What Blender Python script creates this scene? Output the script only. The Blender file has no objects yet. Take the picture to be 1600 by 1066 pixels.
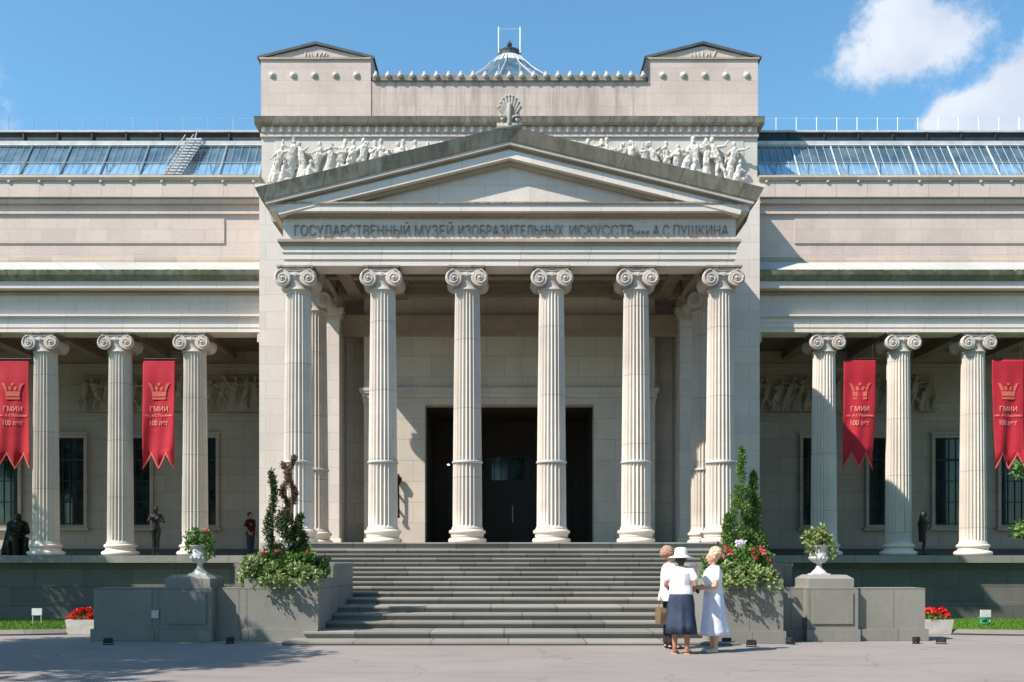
import bpy, math, random
import numpy as np
from mathutils import Vector, Matrix, noise
R = math.radians; PI = math.pi
random.seed(7); rng = np.random.default_rng(7)
sc = bpy.context.scene
col = bpy.data.collections.new("Scene"); sc.collection.children.link(col)

# ------------------------------------------------------------------ camera, sky, sun, exposure
EYE = 1.45
cd = bpy.data.cameras.new("camera"); cam = bpy.data.objects.new("camera", cd); col.objects.link(cam)
cam.location = (0, 0, EYE); cam.rotation_euler = (R(90), 0, 0)
cd.sensor_width = 36; cd.lens = 33.75; cd.shift_x = 0.0025; cd.shift_y = 0.2156
cd.clip_start = 0.1; cd.clip_end = 3000
sc.camera = cam
SUN = Vector((-1.63, -1.0, 2.02)).normalized()
ld = bpy.data.lights.new("sun", 'SUN'); ld.energy = 5.0; ld.angle = R(0.53); ld.color = (1.0, 0.92, 0.83)
sun = bpy.data.objects.new("sun", ld); col.objects.link(sun)
sun.rotation_euler = SUN.to_track_quat('Z', 'Y').to_euler()
sc.view_settings.view_transform = 'Standard'; sc.view_settings.look = 'None'
sc.view_settings.gamma = 1; sc.view_settings.exposure = 0.68

W = bpy.data.worlds.new("World"); sc.world = W; W.use_nodes = True
nt = W.node_tree; nt.nodes.clear()
def N(t, k, **kw):
    n = t.nodes.new(k)
    for a, b in kw.items(): setattr(n, a, b)
    return n
out = N(nt, 'ShaderNodeOutputWorld'); bg = N(nt, 'ShaderNodeBackground')
sky = N(nt, 'ShaderNodeTexSky'); sky.sky_type = 'NISHITA'; sky.sun_disc = False
sky.sun_elevation = math.asin(SUN.z); sky.sun_rotation = math.atan2(SUN.x, SUN.y)
sky.air_density = 1.0; sky.dust_density = 0.35; sky.ozone_density = 2.2
bg.inputs['Strength'].default_value = 0.104
tc = N(nt, 'ShaderNodeTexCoord')
nz = N(nt, 'ShaderNodeTexNoise'); nz.inputs['Scale'].default_value = 13; nz.inputs['Detail'].default_value = 9; nz.inputs['Roughness'].default_value = 0.66
nt.links.new(tc.outputs['Generated'], nz.inputs['Vector'])
def vdir(px, py): return Vector(((px-796)/1500, 1, (878-py)/1500)).normalized()
prev = None
for (px, py, r, amp) in [(1322, 104, .026, .7), (1368, 84, .036, .75), (1440, 84, .032, .66), (1395, 30, .034, .52), (1450, 0, .034, .5), (1530, 28, .036, .8), (1500, 60, .024, .5), (1605, 178, .042, 1.5), (1675, 180, .05, 1.8),
                         (1548, 185, .030, 1.5), (1500, 188, .02, 1.4), (1458, 198, .016, 1.6), (1760, 100, .07, 1.2), (-250, 120, .1, .9), (-420, 60, .12, .9), (2000, 200, .12, 1)]:
    d = N(nt, 'ShaderNodeVectorMath', operation='DISTANCE'); nt.links.new(tc.outputs['Generated'], d.inputs[0]); d.inputs[1].default_value = vdir(px, py)
    m = N(nt, 'ShaderNodeMapRange'); m.interpolation_type = 'SMOOTHSTEP'
    m.inputs['From Min'].default_value = r*1.6; m.inputs['From Max'].default_value = 0; m.inputs['To Min'].default_value = 0; m.inputs['To Max'].default_value = amp
    nt.links.new(d.outputs['Value'], m.inputs['Value'])
    if prev is None: prev = m.outputs[0]
    else:
        a = N(nt, 'ShaderNodeMath', operation='ADD'); nt.links.new(prev, a.inputs[0]); nt.links.new(m.outputs[0], a.inputs[1]); prev = a.outputs[0]
a = N(nt, 'ShaderNodeMath', operation='MULTIPLY_ADD'); nt.links.new(nz.outputs['Fac'], a.inputs[0]); a.inputs[1].default_value = 4.6; a.inputs[2].default_value = -2.25
b = N(nt, 'ShaderNodeMath', operation='ADD'); nt.links.new(prev, b.inputs[0]); nt.links.new(a.outputs[0], b.inputs[1])
c = N(nt, 'ShaderNodeMapRange'); c.interpolation_type = 'SMOOTHSTEP'; c.inputs['From Min'].default_value = .34; c.inputs['From Max'].default_value = 1.4
nt.links.new(b.outputs[0], c.inputs['Value'])
gate = N(nt, 'ShaderNodeMath', operation='MULTIPLY'); gate.use_clamp = True; nt.links.new(prev, gate.inputs[0]); gate.inputs[1].default_value = 3.5
clg = N(nt, 'ShaderNodeMath', operation='MULTIPLY'); nt.links.new(c.outputs[0], clg.inputs[0]); nt.links.new(gate.outputs[0], clg.inputs[1])
clp = N(nt, 'ShaderNodeMath', operation='MULTIPLY'); nt.links.new(clg.outputs[0], clp.inputs[0]); clp.inputs[1].default_value = .93
tint = N(nt, 'ShaderNodeMix', data_type='RGBA', blend_type='MULTIPLY'); tint.inputs['Factor'].default_value = 1
nt.links.new(sky.outputs[0], tint.inputs['A']); tint.inputs['B'].default_value = (0.93, 1.35, 1.36, 1)
mx = N(nt, 'ShaderNodeMix', data_type='RGBA'); nt.links.new(clp.outputs[0], mx.inputs['Factor'])
nt.links.new(tint.outputs['Result'], mx.inputs['A'])
nz2 = N(nt, 'ShaderNodeTexNoise'); nz2.inputs['Scale'].default_value = 17; nz2.inputs['Detail'].default_value = 6; nt.links.new(tc.outputs['Generated'], nz2.inputs['Vector'])
cr = N(nt, 'ShaderNodeMix', data_type='RGBA'); nt.links.new(nz2.outputs['Fac'], cr.inputs['Factor']); cr.inputs['A'].default_value = (3.2, 3.8, 5.0, 1); cr.inputs['B'].default_value = (6.6, 6.7, 6.9, 1)
nt.links.new(cr.outputs['Result'], mx.inputs['B'])
nt.links.new(mx.outputs['Result'], bg.inputs['Color']); nt.links.new(bg.outputs[0], out.inputs['Surface'])

# ------------------------------------------------------------------ materials
def principled(name, rgb, rough=.8, metal=0, spec=.3):
    m = bpy.data.materials.new(name); m.use_nodes = True; t = m.node_tree
    p = t.nodes['Principled BSDF']; p.inputs['Base Color'].default_value = (*rgb, 1); p.inputs['Roughness'].default_value = rough
    p.inputs['Metallic'].default_value = metal; p.inputs['Specular IOR Level'].default_value = spec
    return m, t, p
def ramp(t, fac, stops):
    r = N(t, 'ShaderNodeValToRGB'); e = r.color_ramp.elements
    while len(e) < len(stops): e.new(.5)
    for k, (pos, c) in enumerate(stops): e[k].position = pos; e[k].color = (*c, 1) if len(c) == 3 else c
    t.links.new(fac, r.inputs['Fac']); return r.outputs['Color']
def mul(t, a, b, f=1.0, mode='MULTIPLY'):
    m = N(t, 'ShaderNodeMix', data_type='RGBA', blend_type=mode); m.inputs['Factor'].default_value = f
    t.links.new(a, m.inputs['A']); t.links.new(b, m.inputs['B']); return m.outputs['Result']
def noise_tex(t, vec, scale, detail=5, rough=.6, stretch=None):
    n = N(t, 'ShaderNodeTexNoise'); n.inputs['Scale'].default_value = scale; n.inputs['Detail'].default_value = detail; n.inputs['Roughness'].default_value = rough
    if stretch:
        mp = N(t, 'ShaderNodeMapping'); mp.inputs['Scale'].default_value = stretch; t.links.new(vec, mp.inputs['Vector']); vec = mp.outputs[0]
    t.links.new(vec, n.inputs['Vector']); return n.outputs['Fac']
def stone(name, rgb, var=.12, joints=None, mortar=.6, streak=.25, grime=(.35, .33, .30), rough=.85, patch=.35, bump=.25, jw=.012, objrand=False):
    """coursed or plain stone; joints=(block width, course height)"""
    m, t, p = principled(name, rgb, rough)
    g = N(t, 'ShaderNodeNewGeometry'); P = g.outputs['Position']
    s = N(t, 'ShaderNodeSeparateXYZ'); t.links.new(P, s.inputs[0])
    ad = N(t, 'ShaderNodeMath', operation='ADD'); t.links.new(s.outputs[0], ad.inputs[0]); t.links.new(s.outputs[1], ad.inputs[1])
    cb = N(t, 'ShaderNodeCombineXYZ'); t.links.new(ad.outputs[0], cb.inputs[0]); t.links.new(s.outputs[2], cb.inputs[1])
    if objrand:
        oi = N(t, 'ShaderNodeObjectInfo'); mm = N(t, 'ShaderNodeMath', operation='MULTIPLY_ADD'); t.links.new(oi.outputs['Random'], mm.inputs[0]); mm.inputs[1].default_value = 37.3; t.links.new(s.outputs[0 if objrand is True else 2], mm.inputs[2]); t.links.new(mm.outputs[0], cb.inputs[0 if objrand is True else 1])
    lo = tuple(c*(1-var) for c in rgb); hi = tuple(min(1, c*(1+var)) for c in rgb)
    if joints:
        bk = N(t, 'ShaderNodeTexBrick'); bk.inputs['Scale'].default_value = 1
        bk.inputs['Brick Width'].default_value = joints[0]; bk.inputs['Row Height'].default_value = joints[1]
        bk.inputs['Mortar Size'].default_value = jw; bk.inputs['Mortar Smooth'].default_value = .1; bk.inputs['Bias'].default_value = 0
        bk.inputs['Color1'].default_value = (*lo, 1); bk.inputs['Color2'].default_value = (*hi, 1); bk.inputs['Mortar'].default_value = (*tuple(c*mortar for c in rgb), 1)
        t.links.new(cb.outputs[0], bk.inputs['Vector']); c = bk.outputs['Color']
    else:
        c = ramp(t, noise_tex(t, P, .9, 3), [(.3, lo), (.7, hi)])
    big = ramp(t, noise_tex(t, P, .55, 6, .65), [(.3, (1-patch*.8,)*3), (.62, (1, 1, 1))])
    c = mul(t, c, big, .6)
    fine = ramp(t, noise_tex(t, P, 14, 4, .7), [(.3, (.86, .86, .86)), (.7, (1.0, 1.0, 1.0))]); c = mul(t, c, fine, .7)
    if streak:
        st = noise_tex(t, P, 1.0, 5, .7, (4.5, 4.5, .35))
        f = N(t, 'ShaderNodeMapRange'); f.inputs['From Min'].default_value = .52 if streak < .6 else .44; f.inputs['From Max'].default_value = .8 if streak < .6 else .64; f.inputs['To Max'].default_value = streak
        t.links.new(st, f.inputs['Value'])
        m2 = N(t, 'ShaderNodeMix', data_type='RGBA'); t.links.new(f.outputs[0], m2.inputs['Factor']); t.links.new(c, m2.inputs['A']); m2.inputs['B'].default_value = (*(a*b for a, b in zip(rgb, grime)), 1); c = m2.outputs['Result']
    if objrand:
        oi2 = N(t, 'ShaderNodeObjectInfo'); c = mul(t, c, ramp(t, oi2.outputs['Random'], [(0, (.88, .875, .87)), (.5, (.97, .965, .96)), (1, (1.03, 1.03, 1.03))]), 1)
    t.links.new(c, p.inputs['Base Color'])
    if bump:
        bp = N(t, 'ShaderNodeBump'); bp.inputs['Strength'].default_value = bump; bp.inputs['Distance'].default_value = .02
        t.links.new(noise_tex(t, P, 9, 6, .7), bp.inputs['Height']); t.links.new(bp.outputs[0], p.inputs['Normal'])
    return m
def noisy(name, c0, c1, scale=3, rough=.8, metal=0, bump=0, spec=.3, detail=5):
    m, t, p = principled(name, c0, rough, metal, spec)
    g = N(t, 'ShaderNodeNewGeometry'); f = noise_tex(t, g.outputs['Position'], scale, detail)
    t.links.new(ramp(t, f, [(.32, c0), (.68, c1)]), p.inputs['Base Color'])
    if bump:
        bp = N(t, 'ShaderNodeBump'); bp.inputs['Strength'].default_value = bump; bp.inputs['Distance'].default_value = .02
        t.links.new(noise_tex(t, g.outputs['Position'], scale*4, 5), bp.inputs['Height']); t.links.new(bp.outputs[0], p.inputs['Normal'])
    return m
M = {}
M['ashlar'] = stone('ashlar', (.65, .57, .51), .045, (1.25, .56), .82, .16, (.5, .46, .42), patch=.2)
M['pale'] = stone('pale', (.69, .612, .55), .04, (1.9, 9), .75, .1, patch=.2)
M['pink'] = stone('pink', (.59, .478, .42), .05, (1.1, .42), .8, .28, (.55, .5, .46), jw=.008)
M['pinkplain'] = stone('pinkplain', (.60, .49, .43), .05, (1.02, 9), .7, .2, (.55, .5, .46))
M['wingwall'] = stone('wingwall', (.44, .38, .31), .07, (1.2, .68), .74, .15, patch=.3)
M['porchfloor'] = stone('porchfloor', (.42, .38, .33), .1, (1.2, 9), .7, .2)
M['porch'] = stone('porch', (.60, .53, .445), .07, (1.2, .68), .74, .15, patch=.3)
M['shaft'] = stone('shaft', (.68, .61, .535), .05, (9, 1.9), .66, .34, (.58, .55, .50), patch=.4, objrand='tint')
M['stained'] = stone('stained', (.57, .465, .41), .06, (1.1, .42), .8, .75, (.55, .52, .5), jw=.008, patch=.4)
M['capital'] = stone('capital', (.55, .48, .425), .12, None, streak=.4, patch=.4)
M['ledge'] = stone('ledge', (.44, .43, .40), .05, (1.3, 9), .7, .3, (.6, .62, .55), patch=.3)
M['greystone'] = stone('greystone', (.36, .325, .285), .2, None, streak=.5)
M['base'] = stone('base', (.74, .66, .56), .06, None, streak=.0, patch=.3)
M['weather'] = stone('weather', (.335, .295, .235), .25, (1.6, 9), .6, .8, (.42, .41, .38), patch=.6, jw=.02)
M['moss'] = stone('moss', (.25, .235, .17), .35, None, streak=.8, grime=(.45, .5, .32), patch=.7)
M['tanmould'] = stone('tanmould', (.40, .33, .25), .12, (1.4, 9), .8, .3)
M['granite'] = stone('granite', (.13, .125, .11), .14, (1.6, .62), .6, .35, (.5, .5, .5), patch=.5, rough=.75)
M['plinth'] = stone('plinth', (.25, .24, .215), .12, (1.7, .95), .65, .35, (.6, .6, .6), patch=.45, rough=.8)
M['steps'] = stone('steps', (.27, .255, .23), .20, (1.35, 9), .55, .3, (.6, .62, .6), patch=.4, rough=.8, objrand=True, jw=.016)
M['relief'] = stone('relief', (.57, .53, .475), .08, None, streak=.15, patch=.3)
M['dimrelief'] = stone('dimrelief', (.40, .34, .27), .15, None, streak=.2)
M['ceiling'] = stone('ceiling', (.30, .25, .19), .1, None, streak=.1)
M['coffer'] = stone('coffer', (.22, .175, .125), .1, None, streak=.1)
M['bronze_letters'] = noisy('bronze_letters', (.20, .155, .10), (.32, .25, .16), 8, .5, .3)
M['bronze'] = noisy('bronze', (.012, .012, .012), (.03, .028, .024), 8, .45, .5)
M['iron'] = noisy('iron', (.015, .015, .017), (.03, .03, .032), 8, .55)
M['roofmetal'] = noisy('roofmetal', (.05, .055, .06), (.10, .105, .11), 2, .5)
M['darkmetal'] = noisy('darkmetal', (.018, .02, .024), (.035, .04, .045), 2, .6)
M['graymetal'] = noisy('graymetal', (.38, .39, .40), (.55, .56, .57), 3, .55)
M['glazing'] = noisy('glazing', (.26, .30, .33), (.40, .44, .46), 3, .5)
M['whitemetal'] = noisy('whitemetal', (.66, .67, .68), (.8, .8, .8), 3, .5)
M['white'] = noisy('white', (.5, .5, .5), (.6, .6, .6), 6, .6)
M['urn'] = noisy('urn', (.42, .42, .42), (.62, .62, .61), 9, .6)
M['soil'] = noisy('soil', (.04, .03, .02), (.07, .055, .04), 20, .95)
M['trough'] = noisy('trough', (.45, .42, .38), (.58, .55, .50), 8, .9, bump=.3)
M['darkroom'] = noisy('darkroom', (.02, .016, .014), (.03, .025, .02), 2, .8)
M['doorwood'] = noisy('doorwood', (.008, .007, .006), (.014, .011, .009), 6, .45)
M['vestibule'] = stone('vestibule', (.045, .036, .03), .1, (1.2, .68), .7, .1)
m, t, p = principled('window_glass', (.010, .02, .022), .06, 0, .5); M['glass'] = m
g = N(t, 'ShaderNodeNewGeometry'); t.links.new(ramp(t, noise_tex(t, g.outputs['Position'], 2.2, 4), [(.35, (.004, .010, .011)), (.62, (.016, .035, .036)), (.75, (.03, .06, .065))]), p.inputs['Base Color'])
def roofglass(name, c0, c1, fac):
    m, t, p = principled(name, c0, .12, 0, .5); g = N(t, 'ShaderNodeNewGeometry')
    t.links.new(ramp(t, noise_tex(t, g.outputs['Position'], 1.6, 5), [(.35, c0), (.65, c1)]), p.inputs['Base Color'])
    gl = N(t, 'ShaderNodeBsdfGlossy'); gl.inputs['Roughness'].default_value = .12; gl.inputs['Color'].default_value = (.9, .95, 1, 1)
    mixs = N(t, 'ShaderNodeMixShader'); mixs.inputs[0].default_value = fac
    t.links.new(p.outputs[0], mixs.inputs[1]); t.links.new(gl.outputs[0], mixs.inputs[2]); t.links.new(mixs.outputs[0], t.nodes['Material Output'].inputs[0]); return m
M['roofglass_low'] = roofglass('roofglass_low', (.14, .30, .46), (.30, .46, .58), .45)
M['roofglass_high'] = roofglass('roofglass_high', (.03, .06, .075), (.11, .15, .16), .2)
M['banner'] = noisy('banner', (.36, .012, .025), (.44, .018, .034), 1.5, .75)
M['gold'] = noisy('gold', (.52, .08, .065), (.62, .14, .10), 20, .7)
M['lettering'] = noisy('lettering', (.66, .25, .19), (.74, .32, .25), 20, .7)
def foliage(name, c0, c1, c2, tr=.25):
    m, t, p = principled(name, c0, .6, 0, .25)
    oi = N(t, 'ShaderNodeNewGeometry')
    wn = N(t, 'ShaderNodeTexWhiteNoise'); wn.noise_dimensions = '1D'; t.links.new(oi.outputs['Random Per Island'], wn.inputs['W'])
    c = ramp(t, wn.outputs['Value'], [(.0, c0), (.5, c1), (1, c2)])
    t.links.new(c, p.inputs['Base Color'])
    tb = N(t, 'ShaderNodeBsdfTranslucent'); t.links.new(c, tb.inputs['Color'])
    ms = N(t, 'ShaderNodeMixShader'); ms.inputs[0].default_value = tr; t.links.new(p.outputs[0], ms.inputs[1]); t.links.new(tb.outputs[0], ms.inputs[2])
    t.links.new(ms.outputs[0], t.nodes['Material Output'].inputs[0]); return m
M['leaf'] = foliage('leaf', (.025, .06, .012), (.05, .11, .02), (.09, .16, .03))
M['leaf_light'] = foliage('leaf_light', (.09, .15, .04), (.20, .27, .08), (.40, .44, .22))
M['leaf_bush'] = foliage('leaf_bush', (.04, .10, .02), (.09, .19, .04), (.17, .27, .07))
M['conifer'] = foliage('conifer', (.05, .11, .02), (.09, .18, .04), (.17, .28, .07))
M['conifer_dark'] = foliage('conifer_dark', (.02, .045, .012), (.035, .075, .02), (.07, .11, .03))
M['conifer_brown'] = foliage('conifer_brown', (.11, .055, .035), (.18, .095, .06), (.16, .14, .06))
M['red'] = foliage('red', (.55, .015, .012), (.70, .03, .02), (.8, .08, .05))
M['redpink'] = foliage('redpink', (.38, .03, .03), (.55, .06, .06), (.7, .3, .3))
M['palefl'] = foliage('palefl', (.7, .6, .68), (.8, .72, .78), (.85, .85, .85))
M['bark'] = noisy('bark', (.07, .05, .035), (.14, .10, .07), 12, .9, bump=.6)
M['greenstuff'] = noisy('greenstuff', (.01, .14, .05), (.02, .22, .08), 20, .6)
M['skin'] = noisy('skin', (.52, .29, .20), (.58, .34, .25), 5, .55)
M['skin_tan'] = noisy('skin_tan', (.33, .16, .10), (.40, .20, .13), 5, .55)
M['hair_red'] = noisy('hair_red', (.26, .14, .09), (.42, .26, .17), 40, .7)
M['hair_fair'] = noisy('hair_fair', (.46, .30, .19), (.72, .56, .42), 40, .7)
M['hair_dark'] = noisy('hair_dark', (.03, .02, .015), (.06, .04, .03), 40, .6)
M['cloth_white'] = noisy('cloth_white', (.74, .74, .78), (.80, .80, .84), 8, .85, bump=.3)
M['cloth_cream'] = noisy('cloth_cream', (.72, .70, .62), (.80, .78, .70), 8, .85, bump=.3)
M['navy'] = noisy('navy', (.025, .035, .065), (.045, .06, .10), 6, .85, bump=.3)
M['lavender'] = noisy('lavender', (.56, .57, .74), (.70, .70, .82), 5, .85, bump=.3)
M['black_cloth'] = noisy('black_cloth', (.015, .013, .013), (.03, .025, .025), 6, .8)
M['brown_leather'] = noisy('brown_leather', (.12, .08, .045), (.19, .13, .075), 12, .5)
M['sandal'] = noisy('sandal', (.45, .26, .14), (.55, .34, .2), 12, .6)
M['red_cloth'] = noisy('red_cloth', (.035, .006, .007), (.05, .009, .01), 6, .8)
M['lamp'] = None
m, t, p = principled('lamp_glow', (1, .95, .85)); p.inputs['Emission Color'].default_value = (1, .92, .8, 1); p.inputs['Emission Strength'].default_value = 2.5; M['lamp'] = m
# ground
m, t, p = principled('asphalt', (.3, .27, .26), .9); g = N(t, 'ShaderNodeNewGeometry'); P = g.outputs['Position']
c = ramp(t, noise_tex(t, P, .35, 6, .6), [(.3, (.242, .212, .197)), (.7, (.29, .256, .238))])
c = mul(t, c, ramp(t, noise_tex(t, P, 60, 3, .8), [(.3, (.78, .78, .78)), (.7, (1.08, 1.08, 1.08))]), .8)
c = mul(t, c, ramp(t, noise_tex(t, P, 1.1, 6, .7, (.4, 2.2, 1)), [(.33, (.76, .76, .77)), (.5, (1, 1, 1))]), .7)
vo = N(t, 'ShaderNodeTexVoronoi'); vo.feature = 'DISTANCE_TO_EDGE'; vo.inputs['Scale'].default_value = .33
mp = N(t, 'ShaderNodeMapping'); t.links.new(P, mp.inputs['Vector'])
wv = N(t, 'ShaderNodeVectorMath', operation='ADD'); nn = N(t, 'ShaderNodeTexNoise'); nn.inputs['Scale'].default_value = 1.2; nn.inputs['Detail'].default_value = 6; t.links.new(P, nn.inputs['Vector'])
t.links.new(mp.outputs[0], wv.inputs[0]); t.links.new(nn.outputs['Color'], wv.inputs[1]); t.links.new(wv.outputs[0], vo.inputs['Vector'])
c = mul(t, c, ramp(t, vo.outputs['Distance'], [(.0, (.55, .54, .54)), (.008, (1, 1, 1))]), .6)
t.links.new(c, p.inputs['Base Color'])
bp = N(t, 'ShaderNodeBump'); bp.inputs['Strength'].default_value = .5; bp.inputs['Distance'].default_value = .01; t.links.new(noise_tex(t, P, 80, 3), bp.inputs['Height']); t.links.new(bp.outputs[0], p.inputs['Normal'])
M['asphalt'] = m
M['grass'] = foliage('grass', (.05, .12, .012), (.09, .20, .02), (.16, .28, .04))
M['lawn'] = noisy('lawn', (.05, .10, .015), (.08, .15, .02), 6, .95, bump=.5)
M['kerb'] = stone('kerb', (.22, .20, .18), .15, (1.0, 9), .6, .2)

# ------------------------------------------------------------------ mesh builder
ORG = {}
class MB:
    def __init__(s): s.v = []; s.f = []
    def add(s, vs, fs):
        o = len(s.v); s.v += [tuple(v) for v in vs]; s.f += [tuple(i+o for i in f) for f in fs]; return s
    def box(s, x0, x1, y0, y1, z0, z1):
        if x0 > x1: x0, x1 = x1, x0
        return s.add([(x0,y0,z0),(x1,y0,z0),(x1,y1,z0),(x0,y1,z0),(x0,y0,z1),(x1,y0,z1),(x1,y1,z1),(x0,y1,z1)],
                     [(0,3,2,1),(4,5,6,7),(0,1,5,4),(1,2,6,5),(2,3,7,6),(3,0,4,7)])
    def prism(s, pts, y0, y1):              # outline in XZ, extruded along Y
        n = len(pts); a = sum(pts[i][0]*pts[(i+1)%n][1]-pts[(i+1)%n][0]*pts[i][1] for i in range(n))
        if a < 0: pts = pts[::-1]
        vs = [(x, y0, z) for x, z in pts]+[(x, y1, z) for x, z in pts]
        return s.add(vs, [tuple(range(n)), tuple(range(2*n-1, n-1, -1))]+[(i, n+i, n+(i+1)%n, (i+1)%n) for i in range(n)])
    def prof(s, pts, x0, x1):               # outline in YZ, extruded along X
        if x0 > x1: x0, x1 = x1, x0
        n = len(pts); a = sum(pts[i][0]*pts[(i+1)%n][1]-pts[(i+1)%n][0]*pts[i][1] for i in range(n))
        if a < 0: pts = pts[::-1]
        vs = [(x1, y, z) for y, z in pts]+[(x0, y, z) for y, z in pts]
        return s.add(vs, [tuple(range(n)), tuple(range(2*n-1, n-1, -1))]+[(i, n+i, n+(i+1)%n, (i+1)%n) for i in range(n)])
    def lathe(s, pr, n=24, c=(0,0,0), axis='z', caps=True, sq=(1,1), fold=None):
        vs = []
        for r, z in pr:
            for i in range(n):
                a = 2*PI*i/n; rr = r*(1+(fold(a, z) if fold else 0)); x, y = rr*math.cos(a)*sq[0], rr*math.sin(a)*sq[1]
                vs.append((c[0]+x, c[1]+y, c[2]+z) if axis == 'z' else ((c[0]+x, c[1]-z, c[2]+y) if axis == 'y' else (c[0]+z, c[1]+x, c[2]+y)))
        fs = [(k*n+i, k*n+(i+1)%n, (k+1)*n+(i+1)%n, (k+1)*n+i) for k in range(len(pr)-1) for i in range(n)]
        if caps: fs += [tuple(range(n-1, -1, -1)), tuple((len(pr)-1)*n+i for i in range(n))]
        return s.add(vs, fs)
    def tube(s, pts, r, n=6, caps=True):
        pts = [Vector(p) for p in pts]; rs = r if isinstance(r, (list, tuple)) else [r]*len(pts); vs = []
        for k, p in enumerate(pts):
            d = (pts[min(k+1, len(pts)-1)]-pts[max(k-1, 0)]).normalized()
            u = d.cross(Vector((0, 0, 1)) if abs(d.z) < .9 else Vector((0, 1, 0))).normalized(); w = d.cross(u)
            for i in range(n):
                a = 2*PI*i/n; vs.append(p+rs[k]*(math.cos(a)*u+math.sin(a)*w))
        m = len(pts)
        fs = [(k*n+i, k*n+(i+1)%n, (k+1)*n+(i+1)%n, (k+1)*n+i) for k in range(m-1) for i in range(n)]
        if caps: fs += [tuple(range(n-1, -1, -1)), tuple((m-1)*n+i for i in range(n))]
        return s.add(vs, fs)
    def ball(s, c, r, n=10, sq=(1,1,1)):
        m = max(4, n//2); vs = []; fs = []
        for k in range(m+1):
            th = PI*k/m
            for i in range(n):
                a = 2*PI*i/n; vs.append((c[0]+r*sq[0]*math.sin(th)*math.cos(a), c[1]+r*sq[1]*math.sin(th)*math.sin(a), c[2]-r*sq[2]*math.cos(th)))
        for k in range(m):
            for i in range(n): fs.append((k*n+i, k*n+(i+1)%n, (k+1)*n+(i+1)%n, (k+1)*n+i))
        return s.add(vs, fs)
    def cap(s, p0, r0, p1, r1, sq=1.0, n=14):
        """tapered capsule; sq squashes it along world Y"""
        p0, p1 = Vector(p0), Vector(p1); d = p1-p0
        if d.length < 1e-6: d = Vector((0, 0, 1e-4))
        d = d.normalized(); u = d.cross(Vector((0, 1, 0)) if abs(d.y) < .9 else Vector((1, 0, 0))).normalized(); w = d.cross(u)
        rings = [(p0-d*r0*math.cos(t), r0*math.sin(t)) for t in (.05, .45, .9, PI/2)]+[(p1+d*r1*math.sin(t), r1*math.cos(t)) for t in (0, .5, 1., PI/2-.05)]
        vs = []; cy = (p0.y+p1.y)/2
        for c, r in rings:
            for i in range(n):
                a = 2*PI*i/n; q = c+r*(math.cos(a)*u+math.sin(a)*w)
                if sq != 1: q.y = c.y+(q.y-c.y)*sq
                vs.append(q)
        m = len(rings)
        fs = [(k*n+i, (k+1)*n+i, (k+1)*n+(i+1)%n, k*n+(i+1)%n) for k in range(m-1) for i in range(n)]
        fs += [tuple(range(n)), tuple((m-1)*n+i for i in range(n-1, -1, -1))]
        return s.add(vs, fs)
    def build(s, name, mat, parent=None, smooth=False, sharp=False):
        me = bpy.data.meshes.new(name); o3 = ORG.get(parent.name, (0, 0, 0)) if parent else (0, 0, 0)
        me.from_pydata([(v[0]-o3[0], v[1]-o3[1], v[2]-o3[2]) for v in s.v], [], s.f); me.materials.append(mat); me.update()
        if smooth:
            me.polygons.foreach_set('use_smooth', [True]*len(me.polygons))
            if sharp: me.set_sharp_from_angle(angle=R(40))
        o = bpy.data.objects.new(name, me); col.objects.link(o)
        if parent: o.parent = parent; ORG[o.name] = o3
        return o
def tag(o, label=None, cat=None, group=None, kind=None):
    if label: o['label'] = label
    if cat: o['category'] = cat
    if group: o['group'] = group
    if kind: o['kind'] = kind
    return o
def thing(name, label, cat, loc=(0,0,0), group=None, rz=0):
    o = bpy.data.objects.new(name, None); o.empty_display_size = .2; col.objects.link(o); o.location = loc; o.rotation_euler = (0, 0, rz)
    ORG[o.name] = (0, 0, 0) if False else tuple(loc); return tag(o, label, cat, group)
def local_thing(name, label, cat, loc=(0,0,0), group=None, rz=0):
    o = thing(name, label, cat, loc, group, rz); ORG[o.name] = (0, 0, 0); return o
def copy_tree(o, parent=None):
    c = o.copy(); col.objects.link(c); c.parent = parent
    for ch in [x for x in bpy.data.objects if x.parent == o]: copy_tree(ch, c)
    return c
def remesh(o, voxel, smooth=4, dec=None):
    md = o.modifiers.new('r', 'REMESH'); md.mode = 'VOXEL'; md.voxel_size = voxel; md.use_smooth_shade = True
    if smooth: sm = o.modifiers.new('s', 'SMOOTH'); sm.iterations = smooth; sm.factor = .5
    dg = bpy.context.evaluated_depsgraph_get(); dg.update()
    me = bpy.data.meshes.new_from_object(o.evaluated_get(dg)); mats = [m for m in o.data.materials]
    o.modifiers.clear(); old = o.data; o.data = me; me.name = o.name
    me.materials.clear()
    for m_ in mats: me.materials.append(m_)
    me.polygons.foreach_set('use_smooth', [True]*len(me.polygons))
    bpy.data.meshes.remove(old); return o

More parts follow.
